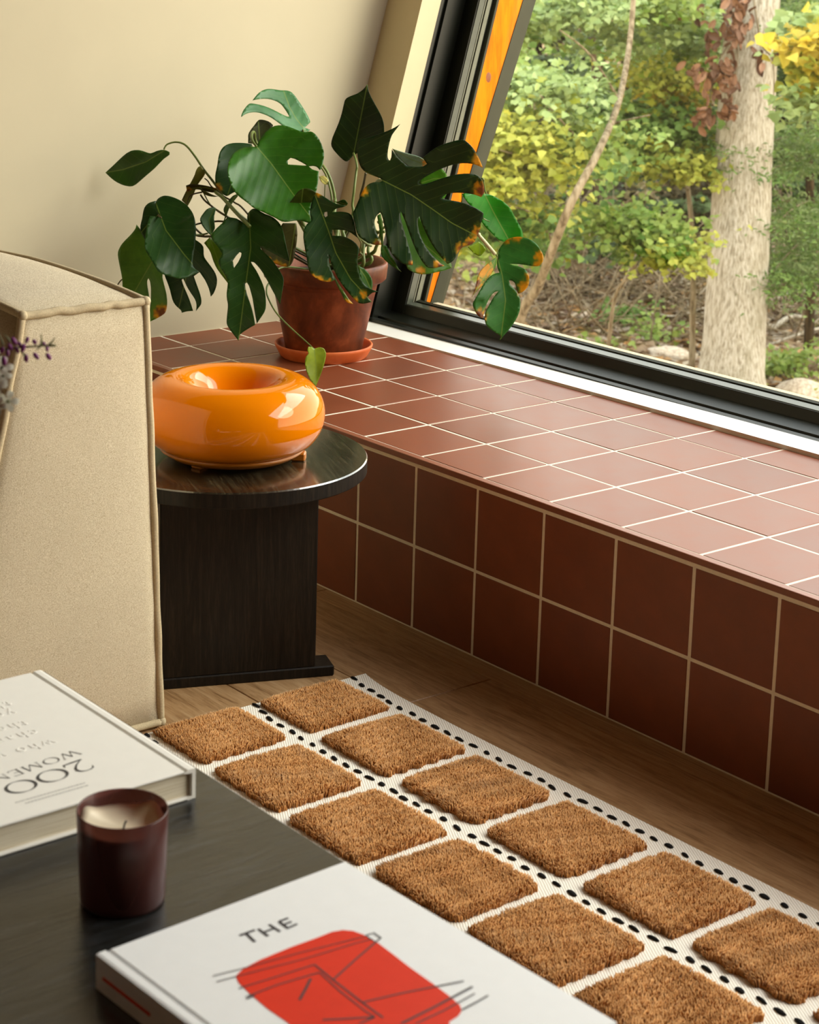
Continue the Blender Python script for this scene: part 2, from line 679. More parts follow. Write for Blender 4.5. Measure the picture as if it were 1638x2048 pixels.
# ---- walls
_sec = [(-3.7, -0.12), (0.62, -0.12)] + [tuple(wpt(0, 0.30, t)[1:]) for t in (0.0, 2.2)] + [(-3.7, 2.5)]
struct(link('wall_left', prism('wall_left', _sec, -0.70, WX, lambda u, v, w: (w, u, v)), None, WALL))
struct(link('wall_back', box('wall_back', (-0.7, -3.8, -0.12), (4.6, -3.7, 2.5)), None, CEIL))
struct(link('ceiling', box('ceiling', (-0.7, -3.8, 2.36), (4.6, 1.25, 2.46)), None, CEIL))
struct(link('wall_right', box('wall_right', (4.42, -3.7, -0.12), (4.52, 1.25, 2.36)), None, CEIL))

# the narrow strip of window wall between the left wall and the opening, and the blank wall at its far end
XO = -0.445                     # left edge of the opening
XE = 3.55
TH = 2.14                       # head of the opening, measured up the slope
struct(link('wall_window', prism('wall_window', [(WX, 0.0), (XO, 0.0), (XO, 0.052), (WX, 0.052)], -0.02, TH + 0.1,
                                 lambda u, v, w: wpt(u, v, w)), None, TRIMP))
struct(link('wall_window', prism('wall_window', [(XE, 0.0), (4.45, 0.0), (4.45, 0.16), (XE, 0.16)], -0.3, TH + 0.1,
                                 lambda u, v, w: wpt(u, v, w)), None, WALL))

# ---- window
win = struct(link('window_1', prism('window_frame', [(-0.475, 0.052), (XO, 0.052), (XO, 0.060), (-0.452, 0.062), (-0.452, 0.069), (XO, 0.071),
                                                      (XO, 0.120), (-0.405, 0.120), (-0.403, 0.155), (-0.403, 0.162), (-0.475, 0.162)],
                                       0.0, TH, lambda u, v, w: wpt(u, v, w)), None, BLACK))
link('window_frame', prism('window_frame', [(0.612, 0.280), (0.612, 0.3015), (0.626, 0.3025), (0.628, 0.2955), (0.637, 0.2955), (0.639, 0.3035),
                                            (0.6756, 0.3115), (0.6812, 0.3305), (0.7165, 0.335), (0.722, 0.335), (0.720, 0.280)],
                           -0.452, XE, lambda u, v, w: (w, u, v)), win, BLACK)
link('window_frame', prism('window_frame', [(TH - 0.05, 0.052), (TH + 0.04, 0.052), (TH + 0.04, 0.162), (TH - 0.05, 0.162)], XO, XE,
                           lambda u, v, w: wpt(w, v, u)), win, BLACK)
link('window_frame', prism('window_frame', [(XE - 0.04, 0.052), (XE + 0.02, 0.052), (XE + 0.02, 0.162), (XE - 0.04, 0.162)], 0.0, TH,
                           lambda u, v, w: wpt(u, v, w)), win, BLACK)
# glazing beads and gaskets
link('glazing_bead', prism('glazing_bead', [(0.6835, 0.3306), (0.6842, 0.3322), (0.703, 0.3346), (0.703, 0.3330)], -0.402, XE - 0.04,
                           lambda u, v, w: (w, u, v)), win, BEAD)
link('glazing_bead', prism('glazing_bead', [(-0.4052, 0.123), (-0.4030, 0.123), (-0.4022, 0.137), (-0.4045, 0.137)], 0.035, TH - 0.05,
                           lambda u, v, w: wpt(u, v, w)), win, BEAD)
link('gasket', prism('gasket', [(-0.4036, 0.144), (-0.4005, 0.144), (-0.4000, 0.1545), (-0.4036, 0.1545)], 0.038, TH - 0.05,
                     lambda u, v, w: wpt(u, v, w)), win, GASK)
link('gasket', prism('gasket', [(-0.4040, 0.1385), (-0.4020, 0.1385), (-0.4018, 0.141), (-0.4040, 0.141)], 0.038, TH - 0.05,
                     lambda u, v, w: wpt(u, v, w)), win, GASK)
link('gasket', prism('gasket', [(0.708, 0.3325), (0.708, 0.3365), (0.7175, 0.3385), (0.7195, 0.3335)], -0.402, XE - 0.04,
                     lambda u, v, w: (w, u, v)), win, OLIVE)
link('pane', prism('pane', [(-0.403, 0.156), (XE - 0.04, 0.156), (XE - 0.04, 0.160), (-0.403, 0.160)], 0.028, TH - 0.05,
                   lambda u, v, w: wpt(u, v, w)), win, GLASS)
# white sill, a hair thicker toward the far end
_v, _xs = [], [(-0.452, 0.2938), (0.05, 0.2972), (0.6, 0.3005), (XE, 0.3035)]
for _x, _z in _xs:
    _v += [(_x, 0.549, 0.285), (_x, 0.549, _z), (_x, 0.6125, _z + 0.0008), (_x, 0.6125, 0.285)]
_f = [(3, 2, 1, 0), (12, 13, 14, 15)]
for _k in range(3):
    for _q in range(4):
        a, b = _k * 4 + _q, _k * 4 + (_q + 1) % 4
        _f.append((a, b, b + 4, a + 4))
_sl = mesh('sill', _v, _f)
_bm = bmesh.new(); _bm.from_mesh(_sl); _sl = bm_mesh('sill', _bm)
link('sill', _sl, win, SILLM)
# outside: metal lip, cedar reveal board and dark corner trim
link('outer_lip', prism('outer_lip', [(-0.47, 0.162), (-0.3925, 0.162), (-0.3925, 0.168), (-0.47, 0.168)], 0.03, TH, lambda u, v, w: wpt(u, v, w)), win, OLIVE)


def _cedar(t0, t1):
    def d(t):
        return 0.182 + 0.0565 * max(t - 0.02, 0) / 0.7
    vs = []
    for t in (t0, t1):
        for X, dd in ((-0.43, 0.168), (-0.402, 0.168), (-0.402, d(t)), (-0.43, d(t))):
            vs.append(wpt(X, dd, t))
    return mesh('cedar_board', vs, [(0, 1, 2, 3), (7, 6, 5, 4), (0, 4, 5, 1), (1, 5, 6, 2), (2, 6, 7, 3), (3, 7, 4, 0)])


link('cedar_board', _cedar(0.0, 0.4195), win, CEDAR)
link('cedar_board', _cedar(0.4205, 2.1), win, CEDAR)
_kn = lathe('knot', [(0, 0.0008), (0.004, 0.0009), (0.0075, 0.0)], 20)
_k = link('knot', _kn, win, KNOT)
_k.location = Vector(wpt(-0.402, 0.199, 0.60))
_k.rotation_euler = (0, math.pi / 2, 0)
_k.scale = (1.5, 1, 1)
_v = []
for _t in (-0.25, 2.2):
    d0 = 0.182 + 0.0565 * (_t - 0.02) / 0.7
    for X, dd in ((-0.46, d0), (-0.4, d0), (-0.4, d0 + 0.036), (-0.46, d0 + 0.036)):
        _v.append(wpt(X, dd, _t))
_ct = mesh('corner_trim', _v, [(0, 1, 2, 3), (7, 6, 5, 4), (0, 4, 5, 1), (1, 5, 6, 2), (2, 6, 7, 3), (3, 7, 4, 0)])
_bm = bmesh.new(); _bm.from_mesh(_ct)
link('corner_trim', bm_mesh('corner_trim', _bm), win, OLIVE)
struct(link('trim_1', box('outside_ledge', (-0.9, 0.724, 0.24), (XE + 0.6, 0.775, 0.327), 0.004), None,
            plain('gritty_concrete_ledge', srgb(196, 180, 150), 0.9, 0.25, 260)))

# ================================================================== TILED BENCH
bench = thing('window_bench', 'low built-in window bench clad in square terracotta tiles with pale grout', 'bench', (0, 0, 0))
link('bench_core', box('bench_core', (WX, -0.0021, 0.0), (3.3, 0.612, ZT - 0.0007)), bench, GROUT)
_g = 0.0056
_tm = box('tile', (_g / 2, _g / 2, -0.010), (T - _g / 2, T - _g / 2, 0.0), 0.0006, 1)
_t0 = None


def put_tile(loc, rot, scale):
    global _t0
    if _t0 is None:
        _t0 = link('tile', _tm, bench, TILE)
        o = _t0
    else:
        o = again('tile', _t0, bench)
    o.location, o.rotation_euler, o.scale = loc, rot, scale


def span(i):
    x0, x1 = max(i * T, WX), min((i + 1) * T, 3.3)
    return x0, (x1 - x0) / T


for _i in range(-4, 22):
    x0, sx = span(_i)
    if sx < 0.05:
        continue
    for _jr in range(4):
        y0 = _jr * T + (0.0075 if _jr == 0 else 0)
        y1 = min((_jr + 1) * T, 0.5495)
        put_tile((x0, y0, ZT + random.uniform(-0.0003, 0.0003)), (random.uniform(-.002, .002), random.uniform(-.002, .002), 0), (sx, (y1 - y0) / T, 1))
    for z0, z1 in ((0.0, 0.1425), (0.1425, 0.2790)):
        # front faces: local y runs up the face, local z points into the room
        put_tile((x0, -0.0028 + random.uniform(-0.0003, 0.0003), z0), (math.pi / 2, 0, 0), (sx, (z1 - z0) / T, 1))
link('edge_trim', box('edge_trim', (WX, -0.0055, 0.2835), (3.3, 0.0085, ZT + 0.0001), 0.0012, 2), bench, TRIM)

# ================================================================== RUG
rug = thing('checked_rug', 'cream woven rug with raised caramel pile squares and rows of black stitches', 'rug', (0, 0, 0))


def curl(x):
    return 0.021 * math.exp(-((x - 0.557) / 0.055))


_nx, _ny = 90, 8
_v, _f = [], []
RX0, RX1, RY0, RY1 = 0.570, 3.05, -0.212, -1.02
for a in range(_nx + 1):
    x = RX0 + (RX1 - RX0) * (a / _nx) ** 1.5
    for b in range(_ny + 1):
        y = RY0 + (RY1 - RY0) * b / _ny
        _v.append((x, y + curl(x), 0.0045))
for a in range(_nx):
    for b in range(_ny):
        q = a * (_ny + 1) + b
        _f.append((q, q + 1, q + _ny + 2, q + _ny + 1))
_rm = mesh('rug_base', _v, _f)
_bm = bmesh.new(); _bm.from_mesh(_rm)
_r = bmesh.ops.extrude_face_region(_bm, geom=_bm.faces[:])
for e in _r['geom']:
    if isinstance(e, bmesh.types.BMVert):
        e.co.z = 0.0004
link('rug_base', bm_mesh('rug_base', _bm), rug, RUGB)


def pile_mesh(name, w, h, seed, step=0.0017):
    r = np.random.default_rng(seed)
    xs = np.arange(-w / 2, w / 2, step)
    ys = np.arange(-h / 2, h / 2, step)
    X, Y = np.meshgrid(xs, ys)
    P = np.c_[X.ravel(), Y.ravel()] + r.normal(0, step * 0.5, (X.size, 2))
    rad = 0.013
    q = np.abs(P) - np.array([w / 2 - rad, h / 2 - rad])
    sd = np.linalg.norm(np.maximum(q, 0), axis=1) + np.minimum(q.max(1), 0) - rad
    wob = 0.0022 * np.sin(P[:, 0] * 190 + seed) + 0.002 * np.sin(P[:, 1] * 230 + 2 * seed)
    keep = sd < wob
    P, sd = P[keep], sd[keep]
    n = len(P)
    # combed clumps: a smooth random field bends the tufts
    fld = np.zeros((n, 2))
    for k in range(10):
        kv = r.normal(0, 1, 2) * r.uniform(60, 420)
        fld += np.outer(np.sin(P @ kv + r.uniform(0, 6.28)), r.normal(0, 1, 2)) * 0.0006
    edge = np.clip(-sd / 0.012, 0, 1)
    H = 0.0128 * (0.55 + 0.45 * edge ** 0.6) * r.uniform(0.86, 1.1, n)
    outw = np.where(np.abs(q[keep][:, :1]) < np.abs(q[keep][:, 1:]), np.c_[np.sign(P[:, 0]), 0 * P[:, 0]], np.c_[0 * P[:, 0], np.sign(P[:, 1])])
    bend = fld + r.normal(0, 0.0014, (n, 2)) + outw * (1 - edge)[:, None] * 0.0022
    rr = step * 0.52
    V, F = [], []
    ang = r.uniform(0, 6.28, n)
    base = np.c_[P, np.zeros(n)]
    mid = np.c_[P + bend * 0.45, H * 0.72]
    tip = np.c_[P + bend, H]
    rings = []
    for lev, (c, s) in enumerate(((base, 1.0), (mid, 1.05))):
        for k in range(3):
            th = ang + k * 2.0944
            rings.append(c + np.c_[np.cos(th) * rr * s, np.sin(th) * rr * s, np.zeros(n)])
    rings.append(tip)
    V = np.stack(rings, 1).reshape(-1, 3)          # 7 verts per tuft
    o = (np.arange(n) * 7)[:, None]
    quads = [(0, 1, 4, 3), (1, 2, 5, 4), (2, 0, 3, 5)]
    tris = [(3, 4, 6), (4, 5, 6), (5, 3, 6)]
    faces = [tuple(x) for qd in quads for x in (o + np.array(qd)[None]).tolist()] + [tuple(x) for qd in tris for x in (o + np.array(qd)[None]).tolist()]
    me = bpy.data.meshes.new(name)
    me.from_pydata(V.tolist(), [], faces)
    ca = me.color_attributes.new('tint', 'FLOAT_COLOR', 'POINT')
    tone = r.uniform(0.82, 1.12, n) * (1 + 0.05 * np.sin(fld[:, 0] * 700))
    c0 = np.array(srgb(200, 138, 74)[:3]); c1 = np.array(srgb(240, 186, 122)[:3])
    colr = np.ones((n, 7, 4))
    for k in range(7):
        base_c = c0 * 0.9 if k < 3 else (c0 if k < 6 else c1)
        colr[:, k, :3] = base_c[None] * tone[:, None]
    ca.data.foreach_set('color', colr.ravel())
    shade(me)
    return me


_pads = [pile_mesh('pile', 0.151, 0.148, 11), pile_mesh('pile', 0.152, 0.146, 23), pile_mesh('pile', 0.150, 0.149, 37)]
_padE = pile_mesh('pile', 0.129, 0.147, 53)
_bk = lathe('pad', [(0, 0.0), (0.06, 0.0)], 4)
_padm = box('backing', (-0.07, -0.07, 0.0), (0.07, 0.07, 0.003), 0.0015, 1)
_srcs = {}
for _r in range(4):
    yc = -0.3335 - 0.1865 * _r
    for _k in range(13):
        if _k == 0:
            me, xc = _padE, 0.640
        else:
            me, xc = _pads[(_k * 2 + _r) % 3], 0.807 + 0.1735 * (_k - 1)
        if xc > 2.95:
            continue
        loc = (xc, yc + curl(xc) * 0.8, 0.0045)
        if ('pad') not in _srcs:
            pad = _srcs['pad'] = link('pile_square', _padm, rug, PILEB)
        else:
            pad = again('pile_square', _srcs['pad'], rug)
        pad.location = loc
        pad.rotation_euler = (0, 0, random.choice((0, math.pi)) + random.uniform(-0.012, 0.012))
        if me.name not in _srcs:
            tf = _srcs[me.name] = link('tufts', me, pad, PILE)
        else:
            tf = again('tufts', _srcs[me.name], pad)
        pad.scale = (1, 1, 1)
        if _k == 0:
            pad.scale = (0.84, 1, 1)
            tf.scale = (1 / 0.84, 1, 1)
        tf['kind'] = 'stuff'
# black running stitch, one bead of yarn each
_sm = lathe('stitch', [(0, -0.0032), (0.0022, -0.0022), (0.0034, 0.0), (0.0022, 0.0022), (0, 0.0032)], 10)
for _vv in _sm.vertices:
    _vv.co = Vector((_vv.co.x * 2.35, _vv.co.y * 1.0, max(_vv.co.z, -0.001) * 0.8))
_s0 = None
for _r in range(4):
    yc = -0.2385 - 0.1865 * _r
    _n = 0
    x = 0.578
    while x < 2.6 and _n < 74:
        if _s0 is None:
            _s0 = link('stitch', _sm, rug, STITCH)
            s = _s0
        else:
            s = again('stitch', _s0, rug)
        s.location = (x, yc + curl(x) + random.uniform(-0.0022, 0.0022), 0.0056)
        s.rotation_euler = (0, 0, random.uniform(-0.3, 0.2))
        s.scale = (random.uniform(0.85, 1.25), random.uniform(0.8, 1.3), 1)
        x += 0.0262 + random.uniform(-0.003, 0.003)
        _n += 1

# ================================================================== SOFA (its back and end face the room's corner)
sofa = thing('beige_sofa', 'boxy beige linen sofa with piped edges, its tall backrest end nearest', 'sofa', (0.1, -0.9, 0))


def puffy(name, corner, puff, n=14):
    """six-sided cushion; corner(a,b,c) maps the unit cube to space, every face swells by puff towards its middle"""
    V, F, idx = [], [], {}

    def vid(i, j, k):
        key = (i, j, k)
        if key not in idx:
            a, b, c = i / n, j / n, k / n
            p = np.array(corner(a, b, c), float)
            s = lambda t: (4 * t * (1 - t)) ** 0.55
            off = np.zeros(3)
            if i in (0, n): off[0] += (1 if i == n else -1) * s(b) * s(c)
            if j in (0, n): off[1] += (1 if j == n else -1) * s(a) * s(c)
            if k in (0, n): off[2] += (1 if k == n else -1) * s(a) * s(b)
            p = p + off * puff
            idx[key] = len(V)
            V.append(p)
        return idx[key]
    for ax in range(3):
        for side in (0, n):
            for p in range(n):
                for q in range(n):
                    ids = []
                    for dp, dq in ((0, 0), (1, 0), (1, 1), (0, 1)):
                        c = [0, 0, 0]
                        c[ax] = side
                        c[(ax + 1) % 3] = p + dp
                        c[(ax + 2) % 3] = q + dq
                        ids.append(vid(*c))
                    F.append(ids if side else ids[::-1])
    return mesh(name, V, F, True)


def edges_tube(name, corner, r=0.0058, jit=0.0007):
    j = Join()
    for ax in range(3):
        for s in (0, 1):
            for t in (0, 1):
                path = []
                for k in range(15):
                    c = [0, 0, 0]
                    c[ax] = k / 14
                    c[(ax + 1) % 3] = s
                    c[(ax + 2) % 3] = t
                    path.append(np.array(corner(*c)) + rng.normal(0, jit, 3))
                v, f = tube_data(smooth_path(path, 3), r, 8)
                j.add(v, f)
    for s in range(8):
        c = corner(s & 1, (s >> 1) & 1, (s >> 2) & 1)
        bm = bmesh.new()
        bmesh.ops.create_icosphere(bm, subdivisions=2, radius=r * 1.25)
        j.add([np.array(v.co) + np.array(c) for v in bm.verts], [tuple(v.index for v in f.verts) for f in bm.faces])
        bm.free()
    return j.mesh(name)


def back_corner(a, b, c):
    x = -0.52 + (0.556 + 0.52) * a
    z = 0.010 + 0.621 * c
    crown = 0.010 * math.sin(math.pi * min(1, max(0, (0.556 - x) / 0.50))) * c
    yl = -0.780 - 0.22 * (0.628 - z) + 0.02 * (1 - a)
    yr = -0.589 + 0.028 * (0.63 - z) / 0.63
    return (x - 0.1, yl + (yr - yl) * b + 0.9, z + crown)


bc = back_corner
link('backrest', puffy('backrest', bc, 0.011), sofa, FABRIC)
link('piping', edges_tube('piping', bc), sofa, PIPING)


def seat_corner(a, b, c):
    return (-0.60 + 1.05 * a, -0.75 + 0.73 * b, 0.05 + 0.33 * c)


link('seat', puffy('seat', seat_corner, 0.012), sofa, FABRIC)
link('seat_piping', edges_tube('seat_piping', seat_corner), sofa, PIPING)
for _x in (-0.55, 0.38):
    for _y in (-0.70, 0.2):
        link('foot', box('foot', (_x, _y, 0.0), (_x + 0.05, _y + 0.05, 0.055), 0.004), sofa, BLKWOOD)

# ================================================================== SIDE TABLE
TC = (0.395, -0.339)
TZ = 0.34
st = thing('side_table', 'round black wood side table on flat panel legs beside the sofa', 'table', (TC[0], TC[1], 0), math.atan2(-0.378, 0.926))
link('tabletop', lathe('tabletop', [(0, TZ - 0.0245), (0.2145, TZ - 0.0245), (0.2163, TZ - 0.0228), (0.2165, TZ - 0.002), (0.2148, TZ), (0, TZ)], 128, False), st, [BLKTOP, BLKWOOD])
for _p in st.children[0].data.polygons:
    _p.material_index = 0 if _p.normal.z > 0.5 else 1
for _s in (1, -1):
    lo, hi = sorted((0.070 * _s, 0.095 * _s))
    link('leg_panel', box('leg_panel', (lo, -0.122, 0.0168), (hi, 0.122, TZ - 0.024), 0.0015, 1), st, BLKWOOD)
    lo, hi = sorted((0.048 * _s, 0.0965 * _s))
    link('foot_bar', box('foot_bar', (lo, -0.152, 0.0), (hi, 0.152, 0.017), 0.002, 1), st, BLKWOOD)
link('stretcher', box('stretcher', (-0.07, -0.02, TZ - 0.07), (0.07, 0.02, TZ - 0.024)), st, BLKWOOD)

# ================================================================== DONUT LAMP
LZ = TZ + 0.007
_c = onz(465, 752, LZ + 0.120)
lamp = thing('table_lamp', 'glossy orange glass donut lamp on the round black side table', 'lamp', (_c[0], _c[1], TZ))
_pr = smooth_path([(0.100, 0.0, 0.0115), (0.119, 0.0, 0.0200), (0.1325, 0.0, 0.0395), (0.1375, 0.0, 0.0605), (0.1350, 0.0, 0.0820), (0.1240, 0.0, 0.1020), (0.1060, 0.0, 0.1155),
                   (0.0870, 0.0, 0.1195), (0.0720, 0.0, 0.1160), (0.0600, 0.0, 0.1050), (0.0500, 0.0, 0.0880), (0.0400, 0.0, 0.0700), (0.0250, 0.0, 0.0570), (0.0, 0.0, 0.0535)], 6)
link('glass_shade', lathe('glass_shade', [(max(p[0] * 1.03, 0.0), p[2] + 0.007) for p in _pr], 128), lamp, ORANGE)
link('base_ring', lathe('base_ring', [(0, 0.0035), (0.080, 0.0035), (0.098, 0.0075), (0.110, 0.0150), (0.113, 0.0195), (0.100, 0.0205), (0, 0.0205)], 96), lamp, BRASS)
for _a, _fr in ((47, 0.103), (167, 0.088), (287, 0.076)):
    a = math.radians(_a)
    f_ = link('foot', box('foot', (-0.011, -0.010, 0.0), (0.011, 0.010, 0.013), 0.002, 1), lamp, BRASS)
    f_.location = (_fr * math.cos(a), _fr * math.sin(a), 0)
    f_.rotation_euler = (0, 0, a)

# ================================================================== COFFEE TABLE AND WHAT LIES ON IT
CZ = 0.32
ct = thing('coffee_table', 'dark espresso wood coffee table with books and candle on top', 'table', (1.5, -1.4, 0))
link('tabletop', box('tabletop', (-0.53, -0.45, CZ - 0.035), (0.55, 0.418, CZ), 0.0015, 2), ct, COFFEE)
for _x in (-0.48, 0.42):
    for _y in (-0.40, 0.28):
        link('leg', box('leg', (_x, _y, 0.0), (_x + 0.06, _y + 0.06, CZ - 0.035), 0.003), ct, BLKWOOD)


def strokes(name, lines, place, parent, mat, z=0.0003, seg=None):
    """flat inked strokes: list of (points, width or [widths]); place(u, v) -> 3-D"""
    V, F = [], []
    for pts, w in lines:
        P = [np.array(p, float) for p in pts]
        ws = w if isinstance(w, (list, tuple)) else [w] * len(P)
        n0 = len(V)
        for i, p in enumerate(P):
            t = P[min(i + 1, len(P) - 1)] - P[max(i - 1, 0)]
            t /= np.linalg.norm(t) + 1e-9
            nn = np.array([-t[1], t[0]])
            for s in (1, -1):
                q = p + nn * s * ws[i] / 2
                V.append(place(q[0], q[1], z))
        for i in range(len(P) - 1):
            a = n0 + 2 * i
            F.append((a, a + 1, a + 3, a + 2))
    return link(name, mesh(name, V, F), parent, mat)


def arc(cx, cy, rx, ry, a0, a1, n=24):
    return [(cx + rx * math.cos(math.radians(a0 + (a1 - a0) * i / n)), cy + ry * math.sin(math.radians(a0 + (a1 - a0) * i / n))) for i in range(n + 1)]


def hardback(root, L, Wd, H, cov, spine_at):
    """local x: 0..L along the spine, local y: 0..Wd away from the spine; spine at y = 0"""
    b = 0.0032
    link('back_cover', box('back_cover', (0, 0.008, 0), (L, Wd, b), 0.001, 1), root, cov)
    link('front_cover', box('front_cover', (0, 0.0125, H - b), (L, Wd, H), 0.001, 1), root, cov)
    link('spine', prism('spine', [(0.0, 0.0005), (0.0, H - 0.0005), (0.0025, H + 0.0002), (0.0090, H + 0.0002), (0.0110, H - 0.0022), (0.0128, H - 0.0005), (0.0128, H - b),
                                  (0.004, H - b - 0.001), (0.004, b), (0.0090, b), (0.0090, 0)], 0, L, lambda u, v, w: (w, u, v)), root, cov)
    pg = link('page_block', box('page_block', (0.004, 0.0042, b), (L - 0.004, Wd - 0.004, H - b), 0.0004, 1), root, PAPER)
    return pg


def m_paper():
    k = M('page_edges').set(rough=0.85, spec=0.1)
    nz = k.noise(k.coord((0.6, 0.6, 60)), 18, 3)
    k.color(k.ramp(nz, [(0.35, srgb(206, 192, 160)), (0.5, srgb(232, 222, 198)), (0.65, srgb(240, 232, 214))]))
    k.bump(nz, 0.4, 0.0008)
    return k.m


PAPER = m_paper()
# -- ivory book, spine along the table edge: local x = -world X (so text reads from beyond), local y = -world Y
B1H = 0.031
bk1 = thing('hardback_book', 'ivory hardback reading 200 WOMEN upside down, behind the candle jar', 'book', (1.333, -1.021, CZ), math.pi, 'books on the coffee table')
hardback(bk1, 0.300, 0.262, B1H, COVER1, 0)


def p1(px, py):
    q = onz(px, py, CZ + B1H)
    return np.array([1.333 - q[0], -1.021 - q[1]])


# text frame: origin at the book's near edge; a = toward the reader's right (local +y), b = up the page (local -x)
def place1(u, v, z):
    return (u, v, B1H + z)


def glyph_frame(px0, py0, px1, py1):
    """baseline start and end picked on the cover -> function (gx, gy) in em units"""
    A, B = p1(px0, py0), p1(px1, py1)
    ex = B - A
    L = np.linalg.norm(ex)
    ex /= L
    ey = np.array([-ex[1], ex[0]])
    if ey[0] > 0:
        ey = -ey
    return A, ex, ey, L


# '200': digits and 'WOMEN' in a high-contrast roman face
_A, _ex, _ey, _L = glyph_frame(163, 1518, 40, 1560)
_HT = 0.0235


def G(lines, ox, w, h, A=_A):
    out = []
    for pts, ww in lines:
        out.append(([A + _ex * (ox + p[0] * w) + _ey * (p[1] * h) for p in pts], ww))
    return out


def thickarc(cx, cy, rx, ry, a0, a1, wmin, wmax, n=36):
    pts = arc(cx, cy, rx, ry, a0, a1, n)
    ws = [wmin + (wmax - wmin) * abs(math.cos(math.radians(a0 + (a1 - a0) * i / n))) ** 1.3 for i in range(n + 1)]
    return (pts, ws)


two = [([(0.04, 0.74), (0.10, 0.90), (0.28, 0.985), (0.48, 0.985), (0.66, 0.90), (0.73, 0.74), (0.68, 0.56), (0.46, 0.32), (0.20, 0.13), (0.05, 0.03)],
        [0.0010, 0.0016, 0.0012, 0.0012, 0.0024, 0.0032, 0.0026, 0.0016, 0.0010, 0.0008]),
       ([(0.04, 0.045), (0.5, 0.045), (0.86, 0.055)], [0.0022, 0.0024, 0.0018]), ([(0.86, 0.03), (0.93, 0.24)], [0.0020, 0.0008])]
zero = [thickarc(0.5, 0.5, 0.44, 0.48, 0, 360, 0.0007, 0.0034)]
L200 = G(two, 0.0, 0.0255, _HT * 1.06) + G(zero, 0.0262, 0.0335, _HT * 1.06) + G(zero, 0.0620, 0.0335, _HT * 1.06)
strokes('title_number', L200, place1, bk1, INK)
_wA = p1(147, 1500)
_wh, _ww = 0.0128, 0.0135
tk, tn = 0.0013, 0.0006
Wg = [([(0, 1), (0.28, 0.02)], tk), ([(0.28, 0.02), (0.5, 0.95)], tn), ([(0.5, 0.95), (0.72, 0.02)], tk), ([(0.72, 0.02), (1.0, 1)], tn), ([(-0.06, 1), (0.12, 1)], tn), ([(0.9, 1), (1.08, 1)], tn)]
Og = [thickarc(0.5, 0.5, 0.46, 0.5, 0, 360, 0.0004, 0.0015)]
Mg = [([(0.08, 0), (0.14, 1)], tn), ([(0.14, 1), (0.5, 0.02)], tk), ([(0.5, 0.02), (0.86, 1)], tn), ([(0.86, 1), (0.93, 0)], tk), ([(0, 0), (0.18, 0)], tn), ([(0.82, 0), (1.04, 0)], tn)]
Eg = [([(0.15, 0), (0.15, 1)], tk), ([(0.05, 1), (0.75, 1)], tn), ([(0.15, 0.52), (0.6, 0.52)], tn), ([(0.05, 0), (0.8, 0)], tn), ([(0.75, 1), (0.75, 0.85)], tn), ([(0.8, 0), (0.8, 0.18)], tn)]
Ng = [([(0.14, 0), (0.14, 1)], tn), ([(0.1, 1), (0.88, 0)], tk), ([(0.88, 0), (0.88, 1)], tn)]
LW = []
ox = 0.0
for g, adv, w in ((Wg, 0.0225, 0.0195), (Og, 0.0205, 0.0172), (Mg, 0.0225, 0.0190), (Eg, 0.0155, 0.0145), (Ng, 0.0180, 0.0160)):
    LW += G(g, ox, w, _wh, _wA)
    ox += adv
strokes('title_word', LW, place1, bk1, INK)


def text(name, body, size, parent, mat, origin, xdir, ydir, extrude=0.00012, spacing=1.0, bevel=0.0):
    cu = bpy.data.curves.new(name, 'FONT')
    cu.body = body
    cu.size = size
    cu.extrude = extrude
    cu.bevel_depth = bevel
    cu.space_character = spacing
    cu.resolution_u = 4
    tmp = bpy.data.objects.new(name, cu)
    me = bpy.data.meshes.new_from_object(tmp)
    bpy.data.objects.remove(tmp)
    o = link(name, me, None, mat)
    o.parent = parent
    x = Vector(xdir).normalized()
    y = Vector(ydir).normalized()
    z = x.cross(y)
    m = Matrix((x, y, z)).transposed().to_4x4()
    m.translation = Vector(origin)
    o.matrix_local = m
    return o


def on1(px, py, z=0.0):
    q = p1(px, py)
    return (q[0], q[1], B1H + z)


_x1, _y1 = (0, 1, 0), (-1, 0, 0)
for body, px, py in (('who will', 104, 1478), ('change', 70, 1458), ('the way', 48, 1441), ('you see', 24, 1419), ('the world', 16, 1402)):
    text('embossed_text', body, 0.0205, bk1, COVER1, on1(px, py, 0.0001), _x1, _y1, 0.00018, 1.3, 0.00012)
_dash = []
for px, py, n in ((176, 1571, 21), (170, 1566, 24)):
    q = p1(px, py)
    v = q[1]
    for _k in range(n):
        w = random.uniform(0.0014, 0.0032)
        _dash.append(([(q[0], v), (q[0], v + w)], 0.0009))
        v += w + 0.0007
strokes('small_print', _dash, place1, bk1, INK, 0.0002)

# -- white book with red print, nearest: spine toward the sofa side
B2H = 0.030
_q0 = onz(690, 1722, CZ + B2H)
_q1 = onz(192, 1908, CZ + B2H)
_rot2 = math.atan2(_q0[1] - _q1[1], _q0[0] - _q1[0]) - math.pi / 2
bk2 = thing('hardback_book', 'white hardback with a red rounded square and the word THE, nearest the camera', 'book', (_q1[0], _q1[1], CZ), _rot2, 'books on the coffee table')
W2 = math.hypot(_q0[0] - _q1[0], _q0[1] - _q1[1])
hardback(bk2, 0.315, W2, B2H, COVER, 0)


def p2(px, py):
    q = onz(px, py, CZ + B2H)
    d = np.array([q[0] - _q1[0], q[1] - _q1[1]])
    c, s = math.cos(-_rot2), math.sin(-_rot2)
    return np.array([c * d[0] - s * d[1], s * d[0] + c * d[1]])


def place2(u, v, z):
    return (u, v, B2H + z)


def tcrop(pts, cx, cy, s):
    return [(cx + x / s, cy + y / s) for x, y in pts]


